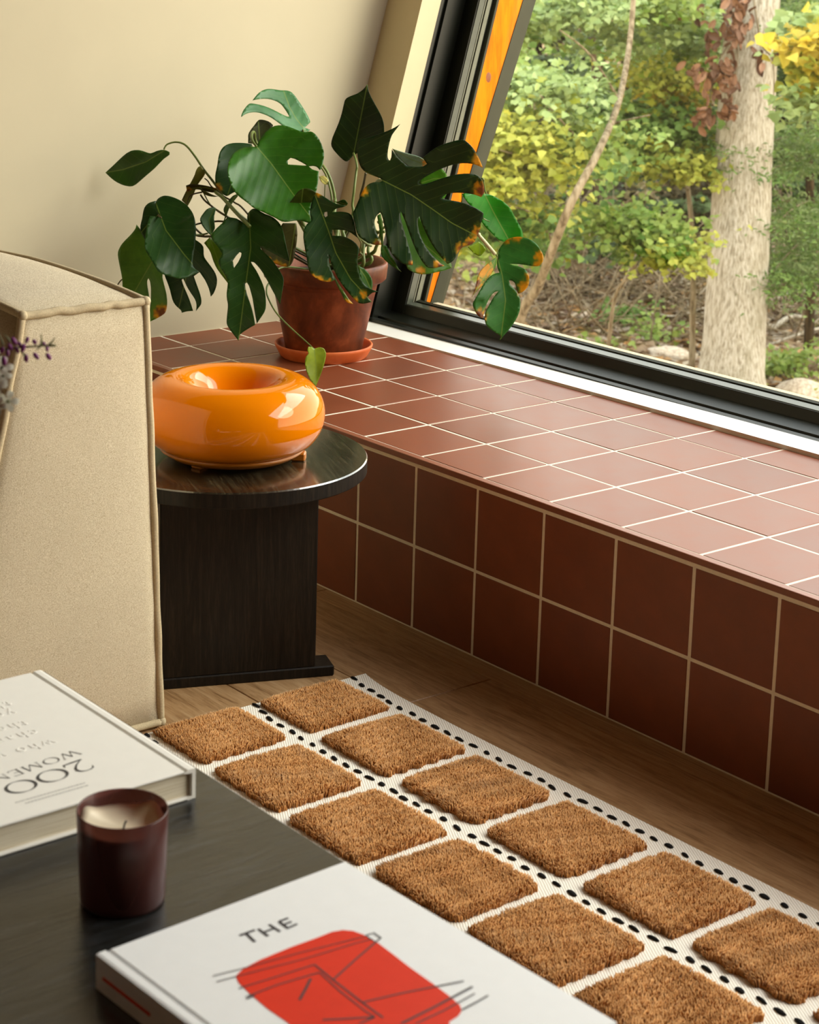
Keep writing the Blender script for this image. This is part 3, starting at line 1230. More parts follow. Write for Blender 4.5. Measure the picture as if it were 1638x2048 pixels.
# red rounded square
_cr = tcrop([(195, 690), (235, 650), (330, 600), (500, 530), (640, 480), (720, 448), (780, 438), (835, 443), (890, 462), (960, 500), (1040, 560), (1150, 645), (1270, 730), (1370, 805),
             (1420, 850), (1428, 880), (1410, 908), (1360, 940)], 400, 1700, 2.73)
_poly = [p2(x, y) for x, y in _cr]
_far = p2(*tcrop([(195, 690)], 400, 1700, 2.73)[0])
_b0 = p2(*tcrop([(1428, 880)], 400, 1700, 2.73)[0])
_poly += [np.array([_b0[0] + 0.03, _b0[1] - 0.035]), np.array([_b0[0] + 0.06, _b0[1] - 0.085]), np.array([_b0[0] + 0.062, _b0[1] - 0.105]),
          np.array([_b0[0] + 0.055, _b0[1] - 0.120]), np.array([_b0[0] + 0.035, _b0[1] - 0.133])]
_poly += [p2(*tcrop([(480, 945)], 400, 1700, 2.73)[0]), p2(*tcrop([(370, 870)], 400, 1700, 2.73)[0]), p2(*tcrop([(270, 785)], 400, 1700, 2.73)[0]), p2(*tcrop([(210, 725)], 400, 1700, 2.73)[0])]
_n = len(_poly)
_pm = mesh('red_print', [place2(p[0], p[1], 0.00025) for p in _poly], [tuple(range(_n))])
if _pm.polygons[0].normal.z < 0:
    _pm.flip_normals()
link('red_print', _pm, bk2, RED)
# pencil drawing over it
_ln = [([(70, 690), (230, 650), (560, 560), (860, 485), (900, 478)], 2), ([(90, 722), (200, 692), (560, 600), (850, 512), (940, 488)], 2),
       ([(905, 470), (950, 455), (988, 482), (960, 505)], 3), ([(960, 505), (850, 600), (728, 710)], 3), ([(905, 470), (935, 490), (960, 505)], 2),
       ([(212, 758), (400, 700), (625, 628)], 2.4), ([(250, 805), (420, 740), (620, 680), (655, 672)], 2.6), ([(255, 815), (300, 795)], 3),
       ([(625, 628), (728, 712), (880, 830), (1000, 918)], 2.8), ([(655, 672), (760, 770), (900, 880), (955, 915)], 2.2),
       ([(605, 705), (575, 765), (543, 822)], 4), ([(885, 835), (1100, 785), (1300, 745), (1440, 718)], 3),
       ([(1100, 950), (1280, 860), (1400, 795), (1488, 748)], 4), ([(1180, 950), (1330, 880), (1430, 825), (1500, 786)], 2.5), ([(1430, 875), (1500, 838), (1573, 797)], 3),
       ([(670, 930), (780, 925), (950, 915)], 3.5), ([(870, 950), (955, 915)], 3)]
_L2 = []
for pts, w in _ln:
    _L2.append(([p2(x, y) for x, y in tcrop(pts, 400, 1700, 2.73)], w * 0.00052))
strokes('pencil_lines', _L2, place2, bk2, INK2, 0.0005)
# the word THE
_T = [([(213, 470), (300, 440)], 1), ([(257, 455), (305, 503)], 1)]
_T = [([(216, 468), (300, 438)], 8), ([(250, 455), (300, 503)], 8),
      ([(318, 432), (372, 472)], 8), ([(378, 408), (438, 447)], 8), ([(345, 452), (408, 428)], 7),
      ([(432, 393), (482, 430)], 8), ([(430, 392), (482, 373)], 7), ([(456, 410), (500, 392)], 7), ([(478, 428), (530, 405)], 7)]
strokes('cover_word', [([p2(x, y) for x, y in tcrop(pts, 400, 1700, 2.73)], w * 0.00034) for pts, w in _T], place2, bk2, INK2)
# red rule on the spine
link('spine_rule', box('spine_rule', (0.010, -0.0006, 0.0125), (0.075, 0.0002, 0.0150)), bk2, RED)

# -- candle
_cc = onz(245, 1798, CZ)
cnd = thing('candle_jar', 'plum smoked glass candle jar with cream wax on the dark coffee table', 'candle', (_cc[0], _cc[1], CZ))
link('glass_jar', lathe('glass_jar', [(0, 0), (0.033, 0), (0.0355, 0.0012), (0.0365, 0.004), (0.0392, 0.083), (0.0386, 0.0842), (0.0376, 0.083), (0.0352, 0.006), (0.034, 0.0045), (0, 0.0045)], 96), cnd, JAR)
_wx = lathe('wax', [(0, 0.0048), (0.0347, 0.0048), (0.0350, 0.008), (0.0370, 0.0680), (0.0368, 0.0705), (0.030, 0.0685), (0.022, 0.067), (0.012, 0.0665), (0, 0.0663)], 64)
for v in _wx.vertices:
    if v.co.z > 0.05:
        a = math.atan2(v.co.y, v.co.x)
        r = math.hypot(v.co.x, v.co.y)
        for a0, hgt in ((math.radians(100), 0.008), (math.radians(-150), 0.007)):
            d = (a - a0 + math.pi) % (2 * math.pi) - math.pi
            v.co.z += hgt * math.exp(-(d / 0.34) ** 2) * min(1, (r / 0.034) ** 3)
link('wax', _wx, cnd, WAX)
link('wick', tube('wick', [(0.002, 0, 0.066), (0.002, 0.001, 0.070), (0.003, 0.002, 0.073)], 0.0009, 6), cnd, INK2)

# -- flowers leaning into the frame from a vase on the far left of the table
vs = (1.335, -1.455)
vase = thing('flower_vase', 'white vase of purple and white flowers whose blossoms reach in at the left edge', 'vase', (vs[0], vs[1], CZ))
link('vase_body', lathe('vase_body', [(0, 0), (0.034, 0), (0.043, 0.02), (0.046, 0.06), (0.036, 0.10), (0.021, 0.13), (0.020, 0.155), (0.024, 0.165), (0.021, 0.165), (0.017, 0.15), (0.017, 0.13), (0, 0.12)], 64), vase, CERAM)


def vrel(p):
    return tuple(np.array(p) - np.array([vs[0], vs[1], CZ]))


FD = 1.62
_spr = [(0, 0, 0.13), vrel(at(-180, 830, FD + 0.02)), vrel(at(-70, 712, FD)), vrel(at(20, 697, FD)), vrel(at(110, 690, FD - 0.01))]
link('flower_stem', tube('flower_stem', _spr, [0.0013, 0.0007], 6), vase, SPRIG)
_pet = bmesh.new()
bmesh.ops.create_icosphere(_pet, subdivisions=2, radius=1.0)
for v in _pet.verts:
    v.co = Vector((v.co.x * 0.55, v.co.y * 0.55, v.co.z - 0.25 * v.co.x))
_pet = bm_mesh('petal', _pet, True)
_p0 = None
_buds = [(-8, 690, 8), (4, 700, 9), (15, 706, 8), (28, 682, 9), (34, 700, 8), (46, 696, 9), (54, 680, 8), (40, 690, 8), (69, 684, 8), (52, 716, 10), (72, 712, 9), (97, 713, 9),
         (88, 688, 7), (94, 697, 7), (8, 722, 9), (-16, 712, 10), (20, 694, 8)]
for x, y, s in _buds:
    if _p0 is None:
        _p0 = link('petal', _pet, vase, PURPLE)
        o = _p0
    else:
        o = again('petal', _p0, vase)
    o.location = vrel(at(x, y, FD + random.uniform(-0.006, 0.006)))
    o.scale = [s * 1.0 * FD / F_PX * random.uniform(0.85, 1.2)] * 3
    o.rotation_euler = (random.uniform(-.6, .6), random.uniform(-.6, .6), random.uniform(0, 6))
for (x0, y0, x1, y1) in ((8, 668, 20, 684), (82, 668, 82, 690), (110, 675, 98, 690), (114, 692, 98, 692), (72, 700, 82, 690), (40, 702, 50, 712), (-4, 664, 6, 690)):
    link('bract', tube('bract', [vrel(at(x1, y1, FD)), vrel(at((x0 + x1) / 2 + 1, (y0 + y1) / 2, FD)), vrel(at(x0, y0, FD))], [0.0011, 0.0003], 5), vase, SPRIG)
_fl = bmesh.new()
for k in range(5):
    a = 2 * math.pi * k / 5
    vv = []
    for (r_, w_, z_) in ((0.12, 0.10, 0), (0.6, 0.34, 0.10), (0.95, 0.26, 0.02), (1.05, 0.0, -0.04)):
        for s_ in ((1, -1) if w_ else (0,)):
            x, y = r_, s_ * w_
            vv.append(_fl.verts.new((x * math.cos(a) - y * math.sin(a), x * math.sin(a) + y * math.cos(a), z_)))
    for q in ((0, 1, 3, 2), (2, 3, 5, 4)):
        _fl.faces.new([vv[i] for i in q])
    _fl.faces.new([vv[4], vv[5], vv[6]])
_fl = bm_mesh('white_flower', _fl, True)
_f0 = None
for x, y, s in ((5, 735, 20), (-12, 720, 20), (6, 752, 16), (-10, 770, 22), (16, 803, 20), (-6, 812, 18), (-25, 745, 22)):
    if _f0 is None:
        _f0 = link('white_flower', _fl, vase, WHITEP)
        o = _f0
        _heart = lathe('flower_heart', [(0, 0.14), (0.12, 0.1), (0.15, 0.0)], 10)
        h0 = link('flower_heart', _heart, o, SPRIG)
    else:
        o = again('white_flower', _f0, vase)
        again('flower_heart', h0, o)
    o.location = vrel(at(x, y, FD + 0.02 + random.uniform(-0.01, 0.01)))
    o.scale = [s * FD / F_PX * 1.1] * 3
    d = Vector(CAM - at(x, y, FD)) + Vector((random.uniform(-.5, .5), random.uniform(-.5, .5), random.uniform(-.3, .5)))
    o.rotation_euler = d.to_track_quat('Z', 'Y').to_euler()
    link('flower_stem', tube('flower_stem', [(0, 0, 0.13), vrel(at(-170, 900, FD + 0.03)), tuple(o.location)], [0.001, 0.0006], 5), vase, SPRIG)

# ================================================================== POTTED MONSTERA
PC = np.array([-0.2312, 0.3258, ZT])
sau = link('plant_saucer', lathe('plant_saucer', [(0, 0), (0.084, 0), (0.0875, 0.003), (0.0972, 0.021), (0.0982, 0.0255), (0.0965, 0.0275), (0.0935, 0.0265), (0.0905, 0.021), (0.083, 0.0072), (0, 0.0070)], 96), None, SAUCER)
sau.location = PC
tag(sau, 'bright orange terracotta saucer under the monstera pot on the tiled bench', 'saucer')
plant = thing('potted_monstera', 'monstera in an aged terracotta pot in the window bench corner', 'plant', (PC[0], PC[1], PC[2] + 0.0072))
pot = link('pot', lathe('pot', [(0, 0), (0.0735, 0), (0.0755, 0.004), (0.1050, 0.144), (0.1075, 0.1475), (0.1165, 0.1495), (0.1215, 0.154), (0.1242, 0.178), (0.1236, 0.184), (0.1210, 0.187), (0.1165, 0.1865),
                                (0.1145, 0.182), (0.1085, 0.150), (0.100, 0.130), (0, 0.128)], 96), plant, POT)
link('soil', lathe('soil', [(0, 0.162), (0.05, 0.160), (0.09, 0.157), (0.1095, 0.155)], 48), plant, SOIL)
PO = np.array(plant.location)
D0 = float(RR[2] @ (PC + np.array([0, 0, 0.2]) - CAM))

CROPS = dict(A=(200, 370, 6.827), B=(360, 360, 6.025), C=(430, 160, 6.024), D=(540, 360, 6.825), E=(640, 160, 7.875), F=(690, 240, 5.284),
             G=(880, 360, 6.022), H=(330, 280, 8.62), P=(200, 150, 3.276), L=(280, 620, 3.276), X=(0, 0, 1.0))


def cv(tag_, pts):
    x0, y0, s = CROPS[tag_]
    return [(x0 + x / s, y0 + y / s) for x, y in pts]


def keep_inside(x, y, dep):
    """nearest depth at or in front of dep that stays clear of the wall and the glass"""
    d = ray(x, y)
    for _ in range(60):
        p = CAM + d * dep
        dd = (p - WO) @ NV
        lim = 0.100 if p[0] > XO + 0.01 else -0.010
        if p[0] > WX + 0.010 and dd < lim:
            return dep
        dep -= 0.008
    return dep


def blade(segs, rib, depth, tilt=(0, 0), cup=0.25, droop=0.0, tone=(28, 62, 16), burns=(), holes=(), wave=0.004, step=4.5, name='leaf'):
    """leaf blade from its outline, laid on a tilted sheet at its own distance, cupped along the midrib, with thickness"""
    out = []
    for t_, pts in segs:
        out += cv(t_, pts)
    P = np.array(out)
    ribp = np.array(cv(*rib)) if isinstance(rib, tuple) else np.array(rib)
    hl = [np.array(cv(*h)) for h in holes]

    def inside(p, poly):
        x, y = p
        c = False
        n = len(poly)
        j = n - 1
        for i in range(n):
            if (poly[i][1] > y) != (poly[j][1] > y) and x < (poly[j][0] - poly[i][0]) * (y - poly[i][1]) / (poly[j][1] - poly[i][1] + 1e-12) + poly[i][0]:
                c = not c
            j = i
        return c
    # resample the outline
    def resamp(Q, st):
        R = []
        for i in range(len(Q)):
            a, b = Q[i], Q[(i + 1) % len(Q)]
            n = max(1, int(np.linalg.norm(b - a) / st))
            for k in range(n):
                R.append(a + (b - a) * k / n)
        return np.array(R)

    def soften(Q):
        # one pass of gentle corner rounding that keeps sharp tips
        R = []
        n = len(Q)
        for i in range(n):
            a, b, c = Q[i - 1], Q[i], Q[(i + 1) % n]
            u, v = b - a, c - b
            cs = (u @ v) / (np.linalg.norm(u) * np.linalg.norm(v) + 1e-9)
            if cs < 0.55:
                R.append(b)
            else:
                R.append(b * 0.75 + a * 0.125 + c * 0.125)
                R.append(b * 0.55 + c * 0.45)
        return np.array(R)
    P = resamp(soften(P), step)
    pts = [Vector(p) for p in P]
    faces = [list(range(len(pts)))]
    for h in hl:
        h = resamp(h, step)
        n0 = len(pts)
        pts += [Vector(p) for p in h]
        faces.append(list(range(n0, len(pts))))
    lo, hi = P.min(0), P.max(0)
    for gx in np.arange(lo[0] + step * 0.5, hi[0], step):
        for gy in np.arange(lo[1] + step * 0.5, hi[1], step):
            g = np.array([gx, gy]) + rng.normal(0, step * 0.1, 2)
            if inside(g, P) and not any(inside(g, h) for h in hl) and np.min(np.sum((P - g) ** 2, 1)) > (step * 0.55) ** 2:
                pts.append(Vector(g))
    v2, _e, f2, *_r = delaunay_2d_cdt(pts, [], faces, 1, 1e-4)
    v2 = np.array([tuple(v) for v in v2])
    F = []
    for f in f2:
        c = v2[list(f)].mean(0)
        if inside(c, P) and not any(inside(c, h) for h in hl):
            F.append(tuple(f))
    # coordinates along / across the midrib polyline
    seg_l = np.linalg.norm(np.diff(ribp, axis=0), axis=1)
    cum = np.r_[0, np.cumsum(seg_l)]
    U = np.zeros(len(v2)); Vv = np.zeros(len(v2)); best = np.full(len(v2), 1e9)
    for i in range(len(ribp) - 1):
        a, b = ribp[i], ribp[i + 1]
        d = (b - a) / seg_l[i]
        t = np.clip((v2 - a) @ d, -1e9 if i == 0 else 0, 1e9 if i == len(ribp) - 2 else seg_l[i])
        q = a + t[:, None] * d
        dist = np.linalg.norm(v2 - q, axis=1)
        sg = np.sign((v2[:, 0] - a[0]) * d[1] - (v2[:, 1] - a[1]) * d[0])
        m = dist < best
        best[m] = dist[m]; U[m] = cum[i] + t[m]; Vv[m] = (dist * sg)[m]
    px = (D0 + depth) / F_PX
    c0 = P.mean(0)
    L = cum[-1] + 1e-6
    halfw = max(20.0, np.percentile(np.abs(Vv), 92))
    dep = (D0 + depth) + ((v2[:, 0] - c0[0]) * tilt[0] + (v2[:, 1] - c0[1]) * tilt[1]) * px
    dep += -cup * (np.abs(Vv) ** 1.25) / halfw ** 0.25 * px * 1.0
    dep += droop * (np.clip(U / L, 0, 1.3) - 0.5) ** 2 * L * px
    dep += 0.6 * wave * np.sin(U * 0.085 + np.sign(Vv) * 1.1) * np.clip(np.abs(Vv) / halfw, 0, 1)
    W = []
    for (x, y), dd in zip(v2, dep):
        W.append(CAM + ray(x, y) * keep_inside(x, y, dd) - PO)
    me = mesh(name, W, F, True)
    # facing: toward the camera
    me.update()
    cam_l = CAM - PO
    s = 0.0
    for p in me.polygons[:40]:
        s += p.normal.dot(Vector(cam_l) - p.center)
    if s < 0:
        me.flip_normals()
    uvl = me.uv_layers.new(name='rib')
    vi = np.zeros(len(me.loops), int)
    me.loops.foreach_get('vertex_index', vi)
    uvl.data.foreach_set('uv', np.c_[U[vi], Vv[vi]].ravel())
    ca = me.color_attributes.new('tint', 'FLOAT_COLOR', 'POINT')
    g = np.array(srgb(*tone)[:3])
    col = np.ones((len(v2), 4))
    col[:, :3] = g[None] * (1.0 + 0.14 * np.sin(U * 0.05 + 1.3))[:, None]
    yel = np.array(srgb(206, 142, 20)[:3]); brn = np.array(srgb(112, 62, 32)[:3]); lim = np.array(srgb(112, 128, 20)[:3])
    nz = 1 + 0.28 * np.sin(v2[:, 0] * 0.9 + v2[:, 1] * 0.5) * np.sin(v2[:, 1] * 0.8)
    for (bt, (bx, by), rad, kind) in burns:
        bx, by = cv(bt, [(bx, by)])[0]
        d = np.hypot(v2[:, 0] - bx, v2[:, 1] - by) / rad * nz
        wl = np.clip((1.45 - d) / 0.5, 0, 1)[:, None]
        wy = np.clip((1.1 - d) / 0.3, 0, 1)[:, None]
        wb = np.clip((0.75 - d) / 0.18, 0, 1)[:, None]
        col[:, :3] = col[:, :3] * (1 - wl * 0.5) + lim * wl * 0.5
        col[:, :3] = col[:, :3] * (1 - wy) + yel * wy
        if kind == 'brown':
            col[:, :3] = col[:, :3] * (1 - wb) + brn * wb
    ca.data.foreach_set('color', col.ravel())
    o = link(name, me, plant, LEAF)
    so = o.modifiers.new('thickness', 'SOLIDIFY')
    so.thickness = 0.0007
    so.offset = -1
    return o


DG, MG, LG = (22, 58, 14), (40, 88, 16), (62, 112, 26)
# far-left folded leaf
blade([('P', [(35, 640), (90, 590), (150, 530), (200, 495), (255, 490), (300, 505), (330, 518), (370, 497), (420, 487), (455, 505), (455, 522), (420, 545), (360, 610), (300, 660), (250, 705), (215, 732), (165, 728), (110, 705), (70, 675)])],
      ('P', [(420, 495), (300, 570), (150, 620), (35, 640)]), -0.02, (-0.25, 0.2), 0.35, 0.0, (50, 86, 24))
# two-fingered leaf at the top
blade([('C', [(1080, 575), (1145, 515), (1150, 495), (1100, 395), (1040, 300), (975, 205), (930, 150), (880, 125), (790, 125), (720, 112), (650, 105), (590, 115), (530, 150), (490, 195), (452, 245), (500, 235), (560, 225), (640, 225), (720, 245), (790, 280), (840, 345), (875, 400), (897, 440), (880, 447), (800, 410), (700, 355), (590, 310), (500, 290), (430, 278), (400, 290), (350, 350), (322, 405), (315, 445), (360, 410), (430, 388), (500, 385), (580, 405), (680, 450), (760, 510), (830, 560), (900, 600), (1000, 640), (1100, 640), (1150, 600)])],
      ('C', [(1070, 580), (980, 470), (900, 330), (830, 140)]), -0.02, (0.5, -0.5), 0.15, 0.0, (70, 124, 72))
# dark leaf peeping behind
blade([('C', [(400, 760), (395, 660), (430, 600), (480, 540), (520, 480), (560, 475), (650, 495), (700, 545), (640, 700), (520, 780)])],
      ('C', [(540, 740), (530, 600), (520, 480)]), -0.03, (0.3, 0.1), 0.2, 0.0, (56, 62, 30))
# broad leaf behind the big heart
blade([('C', [(440, 770), (350, 758), (250, 755), (170, 765), (100, 800), (60, 860), (40, 930), (30, 1030), (5, 1120), (0, 1200), (10, 1280), (60, 1350), (130, 1400), (160, 1395), (220, 1350), (330, 1330), (450, 1200), (500, 900)])],
      ('C', [(450, 790), (300, 950), (150, 1390)]), -0.07, (0.2, -0.3), 0.2, 0.0, (44, 78, 36), [('C', (30, 1310), 9, 'brown')])
# the big heart-shaped leaf at the centre
blade([('C', [(500, 800), (520, 745), (560, 680), (620, 610), (690, 560), (760, 543), (850, 548), (950, 585), (1030, 620), (1090, 632), (1150, 615), (1200, 640), (1250, 700), (1290, 780), (1318, 880), (1310, 960), (1285, 1060), (1262, 1085), (1230, 1045), (1180, 1032), (1130, 1040), (1160, 1075), (1250, 1100), (1248, 1200), (1230, 1300), (1205, 1400), (1160, 1500), (1140, 1580), (1150, 1660), (1190, 1720), (1225, 1752), (1120, 1720), (1040, 1690), (960, 1690), (880, 1710), (800, 1705), (740, 1665), (640, 1620), (560, 1580), (460, 1540), (420, 1500), (340, 1440), (260, 1380), (200, 1290), (165, 1190), (148, 1090), (155, 1010), (185, 930), (230, 870), (300, 825), (380, 803), (450, 805)])],
      ('C', [(500, 800), (680, 1010), (830, 1220), (960, 1400), (1225, 1752)]), -0.13, (0.15, -0.55), 0.28, -0.35, (44, 94, 12),
      holes=[('C', [(875, 970), (910, 938), (960, 950), (1040, 990), (1110, 1030), (1050, 1030), (960, 1022), (880, 1018)])])
# its lower lobe curls over, showing the duller side
blade([('C', [(960, 1400), (1000, 1340), (1060, 1308), (1120, 1304), (1180, 1328), (1228, 1365), (1200, 1430), (1165, 1500), (1142, 1580), (1152, 1660), (1190, 1720), (1225, 1752), (1120, 1722), (1040, 1692), (960, 1692), (880, 1712), (800, 1706), (820, 1600), (880, 1500)])],
      ('C', [(1060, 1310), (1040, 1480), (1225, 1752)]), -0.152, (0.1, 0.5), 0.15, 0.0, (58, 74, 18), step=4)
# fingered leaf hanging at the middle, its right lobe fresh green
blade([('B', [(840, 560), (800, 545), (740, 500), (690, 465), (640, 455), (570, 445), (540, 490), (480, 545), (410, 610), (370, 680), (380, 710), (420, 760), (470, 820), (510, 890), (470, 960), (460, 1000), (500, 1080), (560, 1170), (580, 1240), (560, 1360), (565, 1450), (580, 1490), (570, 1600), (558, 1710), (570, 1760), (620, 1830), (690, 1920), (705, 1940), (712, 1870), (760, 1830), (840, 1780), (905, 1745), (895, 1680), (870, 1560), (840, 1470), (810, 1390), (790, 1310), (785, 1250), (805, 1235), (830, 1270), (850, 1340), (875, 1430), (890, 1540), (910, 1650), (925, 1730), (950, 1690), (1000, 1620), (1035, 1555), (1035, 1450), (1025, 1350), (1000, 1260), (960, 1170), (920, 1090), (870, 1020), (855, 985), (885, 985), (940, 1040), (1000, 1120), (1050, 1210), (1090, 1290), (1140, 1380), (1190, 1470), (1205, 1500), (1215, 1420), (1240, 1300), (1252, 1200), (1230, 1140), (1180, 1060), (1130, 990), (1070, 920), (1010, 870), (970, 830), (970, 800), (1060, 850), (1150, 900), (1250, 950), (1310, 980), (1320, 970), (1290, 850), (1270, 750), (1245, 620), (1210, 530), (1150, 470), (1090, 430), (1020, 410), (960, 370), (900, 342), (870, 345), (820, 390), (805, 440), (815, 500)])],
      ('B', [(840, 560), (852, 820), (800, 1200), (705, 1940)]), -0.18, (-0.1, -0.15), 0.3, 0.1, (36, 74, 18),
      holes=[('B', [(652, 1058), (632, 980), (680, 910), (720, 868), (741, 880), (735, 920), (700, 990)])])
# yellowing leaf behind its right lobe
blade([('B', [(960, 790), (1010, 900), (1100, 990), (1200, 1035), (1300, 1055), (1345, 1020), (1380, 930), (1400, 800), (1420, 650), (1400, 520), (1240, 520), (1200, 600)])],
      ('B', [(1390, 540), (1350, 800), (1310, 1050)]), -0.14, (0.2, 0.2), 0.2, 0.0, (66, 66, 24), [('B', (1150, 1030), 9, 'y'), ('B', (1060, 970), 7, 'y'), ('B', (1250, 1060), 7, 'y')])
# lime leaf behind the fingers
blade([('B', [(290, 760), (360, 690), (430, 740), (530, 880), (560, 1000), (640, 980), (660, 1060), (600, 1220), (580, 1250), (520, 1170), (450, 1080), (400, 980), (370, 870), (330, 810)])],
      ('B', [(360, 700), (450, 950), (580, 1250)]), -0.11, (0.3, 0.1), 0.2, 0.0, (92, 130, 18))
# dark heart at the left and the leaf behind it
blade([('A', [(835, 445), (800, 400), (765, 350), (750, 290), (765, 215), (800, 175), (860, 145), (920, 145), (1000, 165), (1090, 205), (1180, 265), (1250, 350), (1290, 440), (1310, 550), (1310, 680), (1295, 830), (1270, 980), (1260, 1090), (1290, 1140), (1355, 1185), (1300, 1210), (1250, 1235), (1160, 1275), (1060, 1280), (960, 1250), (860, 1220), (790, 1180), (740, 1090), (690, 1000), (620, 900), (605, 800), (620, 690), (640, 560), (670, 450), (690, 420), (760, 430)])],
      ('A', [(835, 445), (900, 620), (1000, 750), (1150, 950), (1355, 1185)]), -0.15, (0.1, -0.3), 0.3, 0.1, (34, 72, 24))
blade([('A', [(760, 215), (680, 235), (620, 280), (590, 350), (580, 450), (545, 560), (560, 660), (610, 740), (760, 700), (860, 420)])],
      ('A', [(780, 420), (700, 480), (560, 650)]), -0.11, (0.2, -0.2), 0.25, 0.0, (34, 62, 18))
# low fingered leaf with scorched tip, and the dark one beside it
blade([('A', [(500, 540), (490, 590), (440, 660), (370, 730), (300, 800), (250, 890), (240, 950), (260, 1060), (280, 1160), (305, 1280), (305, 1400), (320, 1490), (440, 1560), (520, 1600), (570, 1700), (590, 1850), (595, 1910), (620, 1880), (650, 1780), (675, 1640), (670, 1500), (650, 1400), (640, 1310), (660, 1275), (680, 1300), (695, 1390), (695, 1500), (690, 1640), (665, 1780), (635, 1885), (720, 1850), (800, 1810), (880, 1760), (905, 1720), (920, 1620), (910, 1500), (885, 1400), (860, 1300), (845, 1220), (900, 1150), (860, 1000), (760, 880), (640, 740), (540, 590)])],
      ('A', [(800, 950), (690, 1080), (580, 1270), (460, 1480)]), -0.09, (0.1, 0.1), 0.2, 0.0, (78, 122, 36), [('A', (830, 1745), 15, 'brown')])
blade([('A', [(870, 1100), (870, 1215), (920, 1330), (960, 1450), (985, 1570), (1030, 1650), (1110, 1710), (1115, 1745), (1180, 1725), (1270, 1720), (1240, 1620), (1190, 1490), (1140, 1380), (1115, 1295), (1135, 1280), (1180, 1380), (1240, 1480), (1300, 1560), (1320, 1640), (1310, 1720)]),
       ('B', [(190, 1582), (250, 1510), (260, 1460), (245, 1380), (200, 1260), (165, 1160), (235, 1110), (300, 1200), (350, 1310), (370, 1405), (400, 1380), (440, 1280), (448, 1200), (430, 1130), (380, 1050), (300, 950), (280, 900), (290, 800), (220, 740), (150, 700), (20, 800)])],
      ('B', [(150, 760), (90, 1100), (-20, 1560)]), -0.07, (-0.2, 0.1), 0.2, 0.0, (24, 66, 18))
# small leaves among the stems at the left
blade([('H', [(660, 500), (630, 450), (590, 450), (540, 510), (520, 590), (470, 690), (430, 760), (360, 890), (290, 1040), (390, 1140), (440, 1060), (500, 920), (560, 770), (640, 670), (695, 590), (690, 540)])],
      ('H', [(660, 520), (520, 760), (380, 1120)]), -0.05, (0.3, 0.3), 0.3, 0.0, (122, 124, 54), step=3)
blade([('H', [(360, 790), (420, 760), (560, 765), (720, 790), (880, 830), (1000, 880), (960, 910), (800, 910), (680, 880), (600, 855), (480, 850), (380, 895)])],
      ('H', [(980, 890), (700, 820), (370, 840)]), -0.07, (0.2, 0.6), 0.2, 0.0, (60, 60, 24), [('H', (400, 860), 5, 'brown'), ('H', (930, 850), 8, 'brown')], step=3)
blade([('H', [(600, 800), (640, 860), (720, 890), (800, 940), (900, 975), (970, 965), (860, 985), (740, 970), (650, 920), (600, 840)])],
      ('H', [(950, 970), (760, 930), (600, 805)]), -0.075, (0.2, 0.4), 0.1, 0.0, (84, 90, 46), step=3)
blade([('H', [(870, 1165), (800, 1160), (720, 1190), (660, 1270), (600, 1350), (620, 1440), (680, 1530), (750, 1610), (800, 1650), (870, 1530), (850, 1420), (845, 1300), (880, 1210)])],
      ('H', [(860, 1170), (760, 1370), (800, 1640)]), -0.08, (0.5, 0.0), 0.4, 0.0, (66, 110, 62), step=3)
blade([('H', [(1240, 930), (1180, 950), (1080, 1060), (1010, 1170), (1010, 1240), (1040, 1280), (1020, 1380), (970, 1470), (1000, 1470), (1050, 1350), (1100, 1180), (1180, 1060), (1260, 970)])],
      ('H', [(1240, 940), (1060, 1180), (985, 1465)]), -0.10, (0.4, 0.2), 0.2, 0.0, (76, 100, 52), step=3)
# dark leaf over the pot rim
blade([('D', [(640, 170), (720, 215), (800, 270), (900, 330), (1040, 350), (1000, 375), (900, 385), (850, 440), (950, 430), (1050, 440), (1110, 470), (1140, 540), (1160, 640), (1180, 740), (1195, 790), (1130, 740), (1080, 705), (1000, 680), (850, 680), (850, 760), (980, 760), (1080, 800), (1160, 850), (1220, 920), (1210, 1000), (1190, 1080), (1195, 1180), (1215, 1270), (1250, 1370), (1300, 1440), (1370, 1490), (1470, 1525), (1400, 1530), (1330, 1600), (1390, 1665), (1300, 1690), (1210, 1690), (1150, 1630), (1080, 1550), (1000, 1450), (930, 1350), (870, 1230), (830, 1120), (800, 1060), (795, 1000), (812, 1180), (860, 1280), (890, 1360), (840, 1390), (760, 1390), (670, 1370), (580, 1310), (530, 1240), (510, 1140), (490, 1000), (460, 850), (450, 700), (500, 600), (560, 560), (545, 450), (550, 380), (560, 330), (580, 260), (620, 180)])],
      ('D', [(740, 540), (800, 700), (900, 1000), (1100, 1350), (1390, 1665)]), -0.235, (0.05, 0.15), 0.22, 0.05, DG,
      [('D', (680, 1375), 9, 'y'), ('D', (580, 1320), 7, 'y'), ('D', (800, 1395), 6, 'y'), ('D', (1275, 1560), 7, 'y'), ('D', (1150, 1650), 7, 'y'), ('D', (655, 175), 7, 'y')], [('D', [(745, 440), (780, 435), (785, 490), (755, 510), (740, 480)])])
blade([('D', [(860, 290), (960, 340), (1050, 350), (1062, 320), (1030, 275), (990, 265), (930, 300)])], ('D', [(1050, 340), (960, 310), (860, 292)]), -0.20, (0, 0.4), 0.2, 0.0, (44, 84, 20), step=3)
blade([('D', [(1200, 1170), (1280, 1200), (1340, 1260), (1390, 1340), (1405, 1420), (1395, 1500), (1340, 1560), (1240, 1400)])], ('D', [(1210, 1190), (1300, 1320), (1380, 1500)]), -0.215, (0.3, 0), 0.2, 0.0, (46, 90, 18), step=3)
